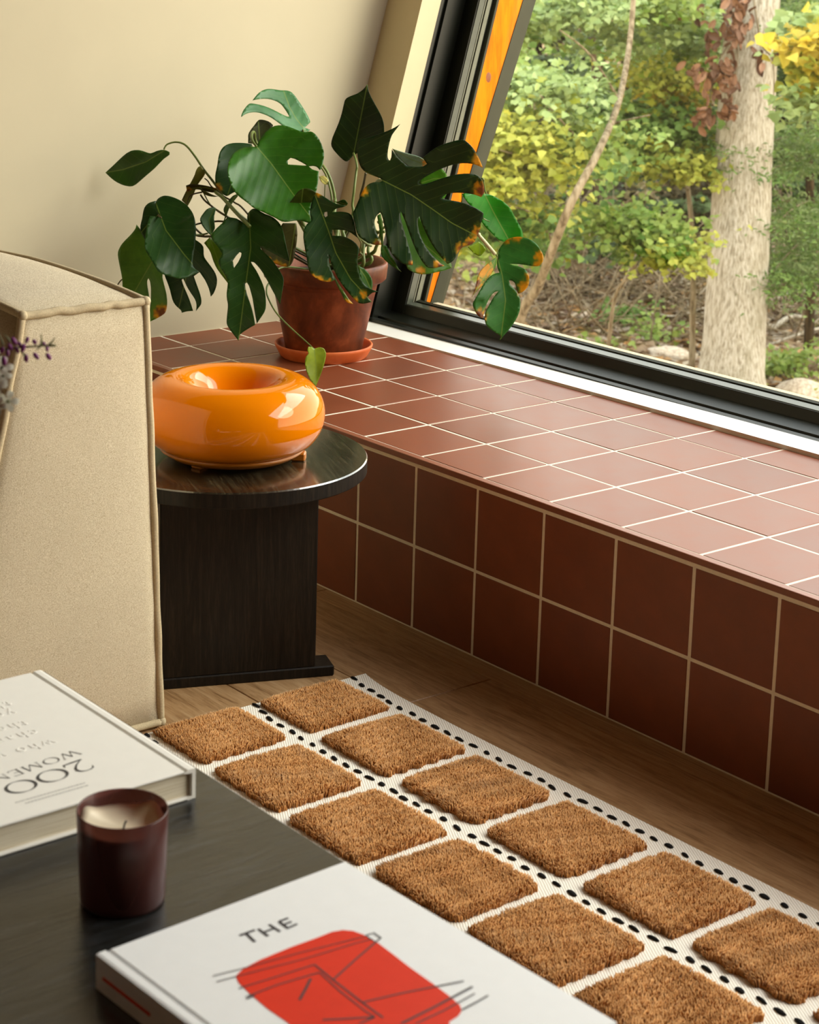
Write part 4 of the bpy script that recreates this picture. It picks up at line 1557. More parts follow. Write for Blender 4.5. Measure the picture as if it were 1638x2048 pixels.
blade([('D', [(860, 1290), (960, 1450), (1020, 1540), (1070, 1620), (1135, 1690), (1080, 1690), (1020, 1650), (980, 1560), (900, 1420)])], ('D', [(870, 1310), (960, 1480), (1130, 1688)]), -0.225, (0, 0), 0.2, 0.0, (60, 92, 22), [('D', (1090, 1680), 9, 'y')], step=3)
# upright dark leaf close to the wall
blade([('E', [(740, 70), (720, 100), (680, 150), (600, 210), (520, 240), (440, 270), (390, 310), (370, 400), (340, 530), (300, 660), (250, 780), (200, 890), (165, 1010), (200, 1090), (280, 1180), (350, 1250), (405, 1290), (460, 1270), (520, 1180), (570, 1180), (700, 1000), (900, 900), (1010, 830), (1010, 720), (990, 620), (940, 510), (870, 390), (800, 260), (760, 170), (750, 80)])],
      ('E', [(530, 1160), (600, 800), (690, 350), (742, 72)]), 0.03, (-0.3, 0.2), 0.25, 0.0, (28, 48, 12))
# the big split leaf at the right
blade([('F', [(380, 620), (300, 590), (220, 560), (170, 510), (140, 440), (125, 330), (130, 240), (160, 210), (240, 190), (330, 160), (430, 125), (510, 90), (560, 60), (582, 45), (540, 100), (500, 150), (480, 200), (460, 280), (447, 370), (455, 415), (475, 430), (490, 405), (495, 310), (530, 360), (580, 420), (640, 470), (660, 490), (740, 495), (830, 495), (870, 470), (820, 400), (860, 370), (930, 310), (1030, 260), (1140, 225), (1250, 203), (1300, 240), (1360, 300), (1410, 390), (1445, 470), (1455, 505), (1390, 475), (1300, 455), (1180, 460), (1080, 490), (960, 540), (850, 600), (790, 640), (780, 680), (830, 680), (900, 660), (980, 630), (1080, 600), (1200, 570), (1330, 565), (1400, 580), (1450, 630), (1470, 700), (1475, 770), (1440, 815), (1380, 790), (1290, 775), (1180, 768), (1090, 775), (1040, 800), (1020, 830), (1080, 845), (1160, 855), (1250, 875), (1330, 905), (1400, 940), (1465, 985), (1460, 1040), (1440, 1080), (1435, 1140), (1400, 1210), (1380, 1290), (1300, 1330), (1240, 1340), (1190, 1400), (1170, 1460), (1120, 1510), (1080, 1520), (1040, 1480), (960, 1380), (880, 1250), (820, 1120), (785, 1015), (765, 1060), (780, 1180), (820, 1280), (880, 1380), (930, 1440), (1000, 1510), (1050, 1540), (960, 1565), (880, 1570), (830, 1520), (770, 1420), (720, 1310), (680, 1200), (650, 1110), (620, 1030), (590, 965), (580, 1000), (600, 1080), (630, 1180), (660, 1280), (690, 1390), (715, 1480), (715, 1535), (640, 1535), (560, 1490), (500, 1430), (450, 1330), (430, 1200), (410, 1090), (385, 990), (370, 980), (340, 1000), (310, 1060), (310, 1130), (335, 1200), (370, 1270), (385, 1320), (320, 1325), (240, 1300), (160, 1250), (120, 1190), (100, 1080), (75, 990), (100, 950), (150, 830), (190, 740), (240, 680), (300, 655), (370, 660), (400, 640)])],
      ('F', [(400, 640), (700, 790), (920, 940), (1130, 1090), (1400, 1230)]), -0.235, (0.15, 0.30), 0.2, 0.0, (16, 46, 8),
      [('F', (1455, 750), 18, 'brown'), ('F', (1425, 440), 16, 'y'), ('F', (1430, 1200), 15, 'brown'), ('F', (1330, 1310), 12, 'brown'), ('F', (1225, 1370), 11, 'brown'), ('F', (1010, 1535), 11, 'brown'), ('F', (345, 1315), 9, 'brown'), ('F', (705, 1525), 6, 'brown'), ('F', (190, 750), 9, 'y')])
blade([('F', [(500, 305), (560, 325), (640, 350), (740, 375), (810, 400), (878, 455), (830, 497), (740, 499), (660, 485), (580, 420), (530, 360)])],
      ('F', [(850, 470), (700, 420), (505, 310)]), -0.245, (0.2, 1.4), 0.1, 0.0, (122, 148, 128), [('F', (860, 455), 9, 'y')], step=3)
# leaves seen through its slits and beside it
blade([('F', [(560, 900), (765, 960), (900, 1200), (1040, 1420), (1120, 1505), (1130, 1560), (1060, 1590), (960, 1610), (850, 1635), (760, 1625), (680, 1590), (640, 1545), (600, 1300), (570, 1100)])],
      ('F', [(620, 940), (820, 1300), (1130, 1560)]), -0.16, (0.2, 0.0), 0.2, 0.0, (66, 112, 22), [('F', (800, 1590), 8, 'y')])
blade([('F', [(780, 660), (830, 600), (900, 550), (960, 520), (1015, 505), (1060, 550), (1085, 600), (1082, 800), (1020, 850), (900, 760)])],
      ('F', [(1070, 620), (940, 620), (790, 670)]), -0.13, (0.1, 0.3), 0.2, 0.0, (64, 118, 18))
blade([('G', [(550, 165), (620, 180), (700, 220), (780, 270), (850, 340), (890, 420), (930, 500), (980, 580), (1003, 660), (1000, 720), (900, 760), (740, 745), (680, 700), (600, 620), (540, 560), (500, 500), (400, 350), (330, 270), (280, 200), (270, 165), (400, 150)])],
      ('G', [(540, 175), (640, 380), (850, 760)]), -0.10, (0.3, 0.2), 0.2, 0.0, (34, 126, 12))
blade([('G', [(335, 810), (400, 780), (470, 740), (540, 800), (555, 840), (500, 910), (470, 920), (410, 890)])], ('G', [(470, 745), (480, 840), (480, 918)]), -0.12, (0.2, 0.2), 0.2, 0.0, (118, 146, 14), step=3)
blade([('F', [(385, 1320), (440, 1330), (470, 1420), (530, 1490), (560, 1570), (598, 1605), (520, 1560), (440, 1500), (390, 1450), (375, 1380)])], ('F', [(390, 1330), (480, 1480), (598, 1604)]), -0.155, (0.2, 0), 0.2, 0.0, (58, 118, 26), step=3)
blade([('F', [(340, 1010), (380, 985), (400, 1080), (405, 1330), (385, 1330), (370, 1200)])], ('F', [(375, 990), (390, 1160), (395, 1330)]), -0.16, (0.2, 0), 0.2, 0.0, (60, 110, 28), step=3)
# hanging leaf before the glass, yellow at its margins, with its folded flap
blade([('G', [(700, 920), (690, 870), (720, 820), (770, 740), (850, 695), (930, 680), (1010, 690), (1100, 720), (1170, 770), (1210, 840), (1250, 910), (1245, 980), (1200, 1040), (1120, 1040), (1040, 1025), (980, 1015), (900, 1010), (840, 1010), (880, 1030), (960, 1040), (1040, 1080), (1070, 1140), (1080, 1210), (1060, 1290), (1000, 1350), (940, 1370), (920, 1320), (910, 1250), (870, 1210), (830, 1210), (840, 1260), (900, 1310), (940, 1370), (970, 1440), (970, 1540), (940, 1640), (880, 1740), (810, 1830), (760, 1880), (730, 1925), (710, 1930), (735, 1890), (700, 1860), (620, 1810), (560, 1760), (535, 1690), (540, 1600), (580, 1530), (620, 1450), (670, 1380), (705, 1340), (670, 1340), (620, 1380), (580, 1450), (545, 1530), (530, 1600), (515, 1665), (470, 1650), (430, 1600), (400, 1530), (390, 1490), (420, 1440), (460, 1370), (490, 1310), (520, 1260), (580, 1180), (640, 1130), (715, 1115), (690, 1060), (685, 970)])],
      ('G', [(690, 930), (750, 1150), (790, 1450), (735, 1890)]), -0.18, (0.1, -0.1), 0.22, 0.15, (48, 104, 38),
      [('G', (1235, 930), 15, 'y'), ('G', (1180, 1030), 9, 'y'), ('G', (800, 700), 9, 'y'), ('G', (930, 685), 8, 'y'), ('G', (1040, 1320), 16, 'y'), ('G', (1080, 1160), 8, 'y'), ('G', (470, 1640), 14, 'brown')])
blade([('G', [(680, 930), (620, 970), (560, 1020), (490, 1090), (450, 1160), (440, 1260), (410, 1350), (385, 1410), (420, 1360), (470, 1310), (500, 1290), (540, 1220), (600, 1150), (650, 1090), (685, 1000)])],
      ('G', [(680, 940), (560, 1130), (390, 1405)]), -0.19, (0.6, 0.0), 0.1, 0.0, (70, 112, 34), [('G', (530, 1080), 17, 'y'), ('G', (440, 1250), 12, 'brown'), ('G', (410, 1350), 9, 'brown')], step=3)
# lime leaf dangling on a tendril above the lamp, and pale buds
blade([('L', [(1140, 255), (1165, 245), (1200, 245), (1222, 275), (1215, 330), (1190, 410), (1165, 470), (1150, 505), (1140, 490), (1110, 450), (1085, 390), (1078, 320), (1105, 285), (1095, 265), (1105, 240), (1125, 240)])],
      ('L', [(1140, 255), (1155, 370), (1150, 505)]), -0.26, (0.4, 0.1), 0.3, 0.0, (128, 148, 34), step=3)
blade([('C', [(1250, 1165), (1290, 1150), (1330, 1160), (1365, 1200), (1370, 1260), (1320, 1265), (1270, 1220)])], ('C', [(1255, 1165), (1365, 1260)]), -0.03, (0, 0), 0.2, 0.0, (226, 214, 130), step=3)


def stem(pts, r0, r1, mat, ends=(0, 0), n=6):
    """pts: list of (crop, x, y, depth offset); runs on into the pot when ends says so"""
    path = []
    for c, x, y, d in pts:
        px_, py_ = cv(c, [(x, y)])[0]
        path.append(CAM + ray(px_, py_) * keep_inside(px_, py_, D0 + d) - PO)
    if ends[1]:
        path.append(np.array([random.uniform(-0.05, 0.05), random.uniform(-0.05, 0.05), 0.158]))
    link('stem', tube('stem', path, [r0, r1], 8, n), plant, mat)


stem([('P', 418, 488, -0.03), ('P', 440, 455, -0.03), ('P', 500, 440, -0.03), ('P', 560, 460, -0.03), ('P', 620, 530, -0.04), ('P', 680, 620, -0.05), ('P', 750, 710, -0.06), ('P', 850, 850, -0.08), ('P', 1050, 1010, -0.06)], 0.0016, 0.0030, STEM, (0, 1))
stem([('B', 840, 560, -0.185), ('B', 700, 420, -0.15), ('B', 520, 220, -0.10), ('B', 430, 120, -0.05), ('B', 700, 60, 0.0), ('B', 1300, 300, 0.0)], 0.0036, 0.0034, STEM, (0, 1))
stem([('H', 610, 940, -0.06), ('H', 680, 1040, -0.06), ('H', 790, 1130, -0.06), ('H', 880, 1200, -0.06), ('H', 1020, 1290, -0.07), ('H', 1400, 1500, -0.05)], 0.0018, 0.0026, STEMD, (0, 1))
stem([('H', 680, 660, -0.05), ('H', 740, 710, -0.05), ('H', 800, 800, -0.06), ('H', 940, 920, -0.07), ('H', 1060, 1000, -0.08), ('H', 1200, 1080, -0.08), ('H', 1430, 1280, -0.08)], 0.0012, 0.0020, STEMD, (0, 1))
stem([('H', 670, 920, -0.06), ('H', 720, 1020, -0.06), ('H', 790, 1130, -0.06)], 0.0013, 0.0013, STEM)
stem([('H', 640, 900, -0.055), ('H', 500, 930, -0.055), ('H', 420, 980, -0.055), ('H', 380, 1100, -0.055)], 0.0018, 0.0010, STEMD)
stem([('H', 500, 1470, -0.09), ('H', 620, 1435, -0.08), ('H', 860, 1405, -0.07), ('H', 1000, 1405, -0.07), ('H', 1400, 1450, -0.05)], 0.0017, 0.0022, STEMD, (0, 1))
stem([('H', 500, 1500, -0.10), ('H', 580, 1580, -0.09), ('H', 680, 1660, -0.09)], 0.0022, 0.0018, STEMD)
stem([('H', 500, 1640, -0.10), ('H', 640, 1630, -0.09), ('H', 740, 1610, -0.09)], 0.0018, 0.0018, STEM)
stem([('E', -40, 1240, -0.08), ('E', 40, 1340, -0.03), ('E', 110, 1440, -0.02), ('E', 170, 1580, -0.02), ('E', 210, 1720, -0.02), ('E', 235, 1880, -0.02), ('E', 240, 2150, -0.02)], 0.0026, 0.0034, STEM, (0, 1))
stem([('E', 0, 1350, -0.06), ('E', 90, 1490, -0.03), ('E', 150, 1680, -0.03), ('E', 185, 1880, -0.03), ('E', 190, 2150, -0.03)], 0.0018, 0.0026, STEM, (0, 1))
stem([('E', 525, 1150, 0.03), ('E', 560, 1250, 0.02), ('E', 582, 1360, 0.01), ('E', 570, 1450, 0.01), ('E', 540, 1700, 0.0), ('E', 510, 1950, 0.0), ('E', 490, 2200, 0.0)], 0.0022, 0.0032, STEM, (0, 1))
stem([('E', 720, 1470, -0.06), ('E', 685, 1650, -0.02), ('E', 640, 1820, 0.0), ('E', 600, 2100, 0.0)], 0.0026, 0.0030, STEMD, (0, 1))
stem([('F', 410, 640, -0.235), ('F', 340, 650, -0.20), ('F', 300, 760, -0.12), ('F', 270, 1000, -0.06), ('F', 240, 1300, -0.04)], 0.0030, 0.0034, STEM, (0, 1))
stem([('F', 390, 1100, -0.10), ('F', 370, 1230, -0.08), ('F', 330, 1340, -0.07), ('F', 270, 1420, -0.05)], 0.0026, 0.0042, STEM, (0, 1))
stem([('F', 420, 1180, -0.08), ('F', 330, 1180, -0.07), ('F', 300, 1090, -0.06)], 0.0030, 0.0030, STEM)
stem([('F', 350, 1080, -0.07), ('F', 410, 1075, -0.08), ('F', 640, 1090, -0.06), ('F', 900, 1150, -0.08), ('F', 1380, 1210, -0.19), ('G', 460, 660, -0.19), ('G', 560, 770, -0.19), ('G', 665, 895, -0.185)], 0.0030, 0.0036, STEMP)
stem([('G', 665, 895, -0.185), ('G', 690, 905, -0.183), ('G', 695, 860, -0.183), ('G', 698, 825, -0.183)], 0.0014, 0.0007, STEM)
stem([('G', 690, 925, -0.182), ('G', 680, 905, -0.185), ('G', 668, 892, -0.187)], 0.0014, 0.0016, STEM)
stem([('G', 600, 500, -0.20), ('G', 560, 485, -0.20), ('G', 520, 462, -0.205)], 0.0009, 0.0012, STEM)
stem([('G', 560, 170, -0.10), ('G', 540, 120, -0.11), ('G', 525, 40, -0.13), ('G', 500, -20, -0.14), ('G', 300, 10, -0.10), ('F', 700, 900, -0.06)], 0.0016, 0.0026, STEM, (0, 1))
stem([('G', 268, 160, -0.12), ('G', 266, 220, -0.12), ('G', 262, 290, -0.12)], 0.0012, 0.0012, STEM)
stem([('D', 1180, 750, -0.21), ('D', 1230, 830, -0.19), ('D', 1245, 880, -0.17), ('D', 1220, 980, -0.15), ('D', 1200, 1060, -0.12)], 0.0014, 0.0018, STEM, (0, 1))
stem([('D', 1210, 780, -0.17), ('D', 1300, 860, -0.14), ('D', 1380, 900, -0.12)], 0.0022, 0.0024, STEM)
stem([('C', 500, 800, -0.135), ('C', 460, 750, -0.13), ('C', 440, 690, -0.12), ('C', 450, 635, -0.10), ('C', 475, 640, -0.07), ('C', 500, 760, -0.05), ('C', 700, 1100, -0.03), ('C', 1000, 1600, -0.02)], 0.0024, 0.0034, STEM, (0, 1))
stem([('C', 1060, 600, -0.02), ('C', 1080, 800, 0.0), ('C', 1150, 1300, 0.0), ('C', 1220, 1800, 0.0)], 0.0022, 0.0030, STEM, (0, 1))
stem([('C', 1325, 1260, -0.03), ('C', 1320, 1400, -0.02), ('C', 1318, 1700, -0.01)], 0.0010, 0.0012, STEM, (0, 1))
stem([('A', 195, 1440, -0.08), ('A', 240, 1365, -0.08), ('A', 310, 1285, -0.08), ('A', 500, 1200, -0.07), ('A', 800, 980, -0.08)], 0.0013, 0.0016, STEMD)
stem([('L', 1140, 256, -0.26), ('L', 1080, 200, -0.24), ('L', 1000, 130, -0.22), ('B', 1440, 1880, -0.21), ('B', 1290, 1740, -0.20), ('B', 1160, 1600, -0.19), ('B', 1070, 1440, -0.18), ('B', 1042, 1330, -0.17), ('B', 1080, 1230, -0.15), ('B', 1250, 1050, -0.10)], 0.0012, 0.0020, STEM, (0, 1))
stem([('A', 835, 445, -0.155), ('A', 800, 410, -0.13), ('A', 900, 380, -0.09), ('A', 1250, 640, -0.07), ('B', 300, 680, -0.06), ('B', 900, 700, -0.04)], 0.0018, 0.0028, STEMD, (0, 1))
for _c, _x, _y, _d in (('D', 930, 720, -0.10), ('D', 1000, 700, -0.08), ('D', 890, 420, -0.05), ('D', 1350, 970, -0.05), ('D', 1280, 1000, -0.08)):
    stem([(_c, _x, _y - 160, _d + 0.02), (_c, _x - 10, _y, _d), (_c, _x - 25, _y + 180, _d)], 0.0032, 0.0046, STEM, (0, 1))

# ================================================================== THE WOODS OUTSIDE
FWD = np.array([-0.797, 0.603])
RGT = np.array([0.603, 0.797])


def ground_z(x, y):
    d = np.stack([np.asarray(x) - CAM[0], np.asarray(y) - CAM[1]], -1)
    f = d @ FWD
    s = d @ RGT
    z = np.interp(f, [0, 13.2, 16, 22, 30, 45, 60], [-1.75, -1.75, -1.45, -0.35, 1.5, 2.0, 2.2])
    return z + 0.06 * np.sin(1.7 * np.asarray(x) + 0.6) * np.sin(1.3 * np.asarray(y)) + 0.03 * np.sin(4.1 * np.asarray(x) + 2 * np.asarray(y)) + 0.02 * s * 0


_fs = np.r_[np.linspace(1.2, 22, 150), np.linspace(22.5, 60, 60)]
_ss = np.linspace(-1, 1, 110)
_V = []
for f in _fs:
    for s in _ss:
        p = CAM[:2] + FWD * f + RGT * (s * (9 + 0.55 * f) + 2.0)
        _V.append((p[0], p[1]))
_V = np.array(_V)
_Z = ground_z(_V[:, 0], _V[:, 1])
_n = len(_ss)
_F = []
for a in range(len(_fs) - 1):
    for b in range(_n - 1):
        q = [a * _n + b, a * _n + b + 1, (a + 1) * _n + b + 1, (a + 1) * _n + b]
        if min(_V[i][1] for i in q) > 0.9:
            F_ = q
            _F.append(F_)
_gm = mesh('ground', np.c_[_V, _Z], _F, True)
_bm = bmesh.new(); _bm.from_mesh(_gm)
bmesh.ops.delete(_bm, geom=[v for v in _bm.verts if not v.link_faces], context='VERTS')
_gm = bm_mesh('ground', _bm, True)
if sum(p.normal.z for p in _gm.polygons) < 0:
    _gm.flip_normals()
struct(link('ground', _gm, None, GROUND))


def W(x, y, dep):
    return at(x, y, dep)


def on_ground(px, dep):
    """foot of whatever stands at this picture column and distance"""
    p = at(px, 600, dep)
    return np.array([p[0], p[1], float(ground_z(p[0], p[1]))])


PAL = [((112, 140, 58), (156, 166, 84)), ((146, 154, 58), (184, 180, 80)), ((84, 118, 52), (126, 148, 72)), ((48, 64, 34), (84, 100, 52)), ((104, 124, 72), (148, 162, 104)),
       ((182, 162, 50), (212, 188, 76)), ((58, 50, 30), (96, 82, 50)), ((128, 150, 84), (170, 184, 120))]


DENS = 2.0


def leaf_cloud(name, clusters, parent, size=0.055, droop=0.35, narrow=False):
    """many small leaves as one joined mesh, coloured leaf by leaf"""
    VV, CC = [], []
    for (cx, cy, rx, ry, dep, n, pal) in clusters:
        px = dep / F_PX
        c = at(cx, cy, dep)
        n = int(n * DENS)
        # sprays: flat drooping fans of leaves along a twig, scattered through the crown
        m = max(2, n // 26)
        sc = rng.normal(0, 0.44, (m, 3)) * np.array([rx, ry, rx]) * px
        az = rng.uniform(0, 6.283, m)
        dip = rng.uniform(-0.05, 0.45, m)
        ax = np.c_[np.cos(az) * np.cos(dip), np.sin(az) * np.cos(dip), -np.sin(dip)]
        sd = np.c_[-np.sin(az), np.cos(az), rng.normal(0, 0.25, m)]
        sl = rng.uniform(0.16, 0.36, m)
        k = rng.integers(0, m, n)
        C0 = c + np.outer(sc[:, 0], RR[0]) + np.outer(sc[:, 1], -RR[1]) + np.outer(sc[:, 2], RR[2])
        u = rng.uniform(-1, 1, n)
        w_ = rng.normal(0, 0.34, n) * (1.1 - 0.6 * np.abs(u))
        P = C0[k] + ax[k] * (u * sl[k])[:, None] + sd[k] * (w_ * sl[k])[:, None] + rng.normal(0, 0.012, (n, 3))
        up = np.cross(ax, sd)
        up *= np.sign(up[:, 2:3])
        nrm = up[k] + rng.normal(0, 0.42, (n, 3)) - RR[2] * 0.35
        nrm /= np.linalg.norm(nrm, axis=1)[:, None]
        t = rng.normal(0, 1, (n, 3))
        t -= nrm * np.sum(t * nrm, axis=1)[:, None]
        t /= np.linalg.norm(t, axis=1)[:, None]
        b = np.cross(nrm, t)
        s = size * rng.uniform(0.55, 1.1, n)[:, None]
        w = 0.18 if narrow else 0.46
        m = 0
        fold = nrm * s * 0.16
        q = [P, P + t * s * 0.30 + b * s * w + fold, P + t * s * 0.72 + b * s * w * 0.62 + fold * 0.7, P + t * s - nrm * s * droop * 0.4,
             P + t * s * 0.72 - b * s * w * 0.62 + fold * 0.7, P + t * s * 0.30 - b * s * w + fold, P + t * s * 0.5]
        VV.append(np.stack(q, 1).reshape(-1, 3))
        lo, hi = (np.array(srgb(*k)[:3]) for k in PAL[pal])
        m = np.clip(rng.uniform(0, 1, (n, 1)) * 0.6 + rng.uniform(0, 0.4, (len(sc), 1))[k], 0, 1)
        col = np.ones((n, 4))
        col[:, :3] = (lo + (hi - lo) * m) * rng.uniform(0.85, 1.15, (n, 1))
        CC.append(np.repeat(col, 7, 0))
    V = np.concatenate(VV); C = np.concatenate(CC)
    n = len(V) // 7
    o = np.arange(n) * 7
    F = []
    for q in ((0, 1, 6), (1, 2, 6), (2, 3, 6), (3, 4, 6), (4, 5, 6), (5, 0, 6)):
        F += (o[:, None] + np.array(q)[None]).tolist()
    me = bpy.data.meshes.new(name)
    me.from_pydata((V - np.array(parent.location if parent is not None else (0, 0, 0))).tolist(), [], F)
    ca = me.color_attributes.new('tint', 'FLOAT_COLOR', 'POINT')
    ca.data.foreach_set('color', C.ravel())
    shade(me)
    ob = link(name, me, parent, FOL)
    ob['kind'] = 'stuff'
    return ob


def maple_leaf():
    pts = []
    for k, r in enumerate((1.0, 0.52, 0.86, 0.48, 0.66, 0.40, 0.34)):
        a = math.radians(90 - k * 25.5)
        pts.append((r * math.cos(a), r * math.sin(a)))
    full = pts + [(-x, y) for x, y in pts[:0:-1]]
    V = [(0, -0.05, 0.0)] + [(x, y, -0.10 * (x * x + y * y) + 0.05 * abs(x)) for x, y in full]
    n = len(full)
    return mesh('leaf', V, [(0, 1 + i, 1 + (i + 1) % n) for i in range(n)], True)


LEAFM = maple_leaf()
_lsrc = {}


def single_leaves(tree, clusters, n, mat, size=0.05):
    """the foremost leaves of a tree, each one an object"""
    tl = np.array(tree.location)
    for k in range(n):
        cx, cy, rx, ry, dep = clusters[k % len(clusters)][:5]
        a = random.uniform(0, 6.283)
        r = random.uniform(0.1, 1.0) ** 0.5
        p = at(cx + rx * r * math.cos(a), cy + ry * r * math.sin(a), dep - rx * dep / F_PX * random.uniform(0.3, 0.9)) - tl
        if mat.name not in _lsrc:
            o = link('leaf', LEAFM if not _lsrc else LEAFM.copy(), tree, mat)
            _lsrc[mat.name] = o
        else:
            o = again('leaf', _lsrc[mat.name], tree)
        o.location = p
        d = Vector((random.gauss(0, .5), random.gauss(0, .5), 1.0)) - Vector(RR[2]) * 0.9
        o.rotation_euler = (d.to_track_quat('Z', 'Y').to_matrix() @ Matrix.Rotation(random.uniform(0, 6.28), 3, 'Z')).to_euler()
        s = size * random.uniform(0.7, 1.2)
        o.scale = (s, s, s)


def limb(tree, pts, r0, r1, mat, name='branch', seg=8):
    tl = np.array(tree.location)
    return link(name, tube(name, [np.array(p) - tl for p in pts], [r0, r1], seg, 5), tree, mat)


def px_limb(tree, pts, r0, r1, mat, name='branch', seg=8):
    return limb(tree, [at(*p) for p in pts], r0, r1, mat, name, seg)


def tree(name, label, cat, px, dep, group=None):
    b = on_ground(px, dep)
    return thing(name, label, cat, tuple(b), 0, group)


# ---- the big pale trunk
TD = 11.8
bt = tree('beech_tree', 'thick pale grey tree trunk standing just outside the window', 'tree', 1460, TD)
_ctr = [(1463, 830, 76), (1463, 770, 69), (1468, 700, 62.5), (1472, 600, 60), (1477, 500, 59), (1482, 400, 58), (1491, 250, 56), (1507, 0, 52.5), (1523, -250, 50), (1540, -520, 47), (1560, -900, 43), (1580, -1300, 36)]
_path = [at(x, y, TD) for x, y, _ in _ctr]
_rad = [w * TD / F_PX for _, _, w in _ctr]
_path = [np.r_[_path[0][:2], float(ground_z(*_path[0][:2])) - 0.15]] + _path[1:]
_rad = [0.31] + _rad[1:]
_sp = smooth_path([np.r_[p, r] for p, r in zip(_path, _rad)], 10)
_v, _f = tube_data([p[:3] for p in _sp], [p[3] for p in _sp], 64)
_v = np.array(_v)
_seg = 64
for i in range(len(_sp)):
    for k in range(_seg):
        a = 2 * math.pi * k / _seg
        w = 1 + 0.018 * math.sin(3 * a + i * 0.12) + 0.013 * math.sin(13 * a + 2.2 * math.sin(i * 0.16)) + 0.010 * math.sin(29 * a + 1.7 * math.sin(i * 0.31 + a))
        if i < 14:
            w += 0.10 * (1 - i / 14) ** 2 * max(0, math.sin(4 * a + 0.7))
        c = _sp[i][:3]
        _v[i * _seg + k] = c + (_v[i * _seg + k] - c) * w
link('trunk', mesh('trunk', _v - np.array(bt.location), _f, True), bt, BARK)
# dry vine with brown leaves climbing it
vine = thing('dead_vine', 'dry vine with curled brown leaves hanging on the pale trunk', 'vine', tuple(at(1450, 300, TD - 0.25)))
for pts in ([(1500, -60, TD - .22), (1512, 30, TD - .23), (1524, 90, TD - .23), (1545, 120, TD - .2), (1548, 180, TD - .18), (1545, 240, TD - .17)],
            [(1480, -60, TD - .24), (1470, 40, TD - .24), (1475, 120, TD - .24), (1462, 190, TD - .24), (1452, 255, TD - .25)],
            [(1475, 60, TD - .24), (1440, 120, TD - .24), (1420, 190, TD - .24), (1406, 240, TD - .24)]):
    px_limb(vine, pts, 0.007, 0.003, BARK2, 'vine_stem', 6)
_cur = bpy.data.meshes.new('dead_leaf')
_vv = []
for k in range(7):
    t = k / 6
    w = 0.34 * math.sin(math.pi * min(1, t * 0.94 + 0.05)) ** 0.8
    for s in (-1, 0, 1):
        _vv.append((s * w * math.cos(0.5 * s), t - 0.5, 0.22 * abs(s) - 0.35 * (t - 0.4) ** 2))
_cur = mesh('dead_leaf', _vv, [(3 * k + s, 3 * k + s + 1, 3 * k + s + 4, 3 * k + s + 3) for k in range(6) for s in (0, 1)], True)
_d0 = None
_vl = np.array(vine.location)
for (cx, cy, rx, ry, n) in ((1480, 15, 34, 34, 26), (1472, 70, 26, 30, 18), (1430, 75, 26, 40, 14), (1456, 150, 26, 40, 26), (1425, 165, 30, 34, 18), (1400, 150, 28, 20, 8), (1455, 225, 14, 32, 16), (1408, 235, 18, 30, 22), (1515, 110, 12, 10, 4), (1522, 140, 8, 8, 2), (1548, 105, 8, 22, 6), (1390, 40, 20, 30, 6)):
    for k in range(n):
        p = at(cx + random.gauss(0, rx * 0.5), cy + random.gauss(0, ry * 0.5), TD - 0.24 - random.uniform(0, 0.08))
        if _d0 is None:
            _d0 = link('dead_leaf', _cur, vine, DEADL)
            o = _d0
        else:
            o = again('dead_leaf', _d0, vine)
        o.location = p - _vl
        s = random.uniform(0.045, 0.085)
        o.scale = (s, s * 1.15, s)
        d = Vector(-RR[2]) + Vector((random.gauss(0, .7), random.gauss(0, .7), random.gauss(0.1, .5)))
        o.rotation_euler = (d.to_track_quat('Z', 'Y').to_matrix() @ Matrix.Rotation(random.gauss(3.14, .8), 3, 'Z')).to_euler()

# ---- leaning sapling with yellow-green leaves at the left of the view
ta = tree('leaning_sapling', 'slim leaning sapling with layered yellow-green leaves behind the hanging monstera leaf', 'tree', 1010, 10.6)
_b = on_ground(1010, 10.6)
limb(ta, [_b, at(1038, 650, 10.3), at(1075, 575, 10.1), at(1108, 490, 9.85), at(1145, 400, 9.7), at(1198, 300, 9.8), at(1238, 200, 10.2), at(1262, 60, 10.6), at(1275, -150, 10.7)], 0.029, 0.013, BARK2, 'trunk', 10)
for pts in ([(1085, 560, 10.4), (1115, 480, 10.3), (1142, 440, 10.2)], [(1145, 400, 10.4), (1080, 330, 10.1), (1000, 300, 9.8)], [(1190, 310, 10.4), (1130, 250, 10.1), (1080, 190, 9.9)],
            [(1108, 490, 10.4), (1070, 430, 10.1), (1010, 410, 9.9)], [(1238, 200, 10.5), (1180, 110, 10.2), (1120, 60, 9.9)], [(1215, 250, 10.4), (1255, 240, 10.2), (1300, 230, 10.0)]):
    px_limb(ta, pts, 0.009, 0.003, BARK2, 'branch', 6)
_ca = [(985, 270, 70, 55, 10.0, 420, 1), (1050, 330, 90, 45, 10.1, 520, 1), (970, 370, 70, 50, 10.0, 380, 1), (1130, 280, 90, 50, 10.3, 480, 0), (1095, 180, 95, 38, 10.2, 420, 7), (1020, 170, 60, 40, 10.4, 240, 0),
       (1010, 450, 80, 45, 10.2, 360, 2), (1065, 420, 50, 40, 10.5, 160, 1), (1090, 510, 50, 30, 11.0, 90, 2), (1180, 340, 50, 30, 10.9, 110, 2), (960, 480, 60, 40, 10.2, 200, 0)]
leaf_cloud('foliage', _ca, ta)
single_leaves(ta, _ca, 110, FOLY)

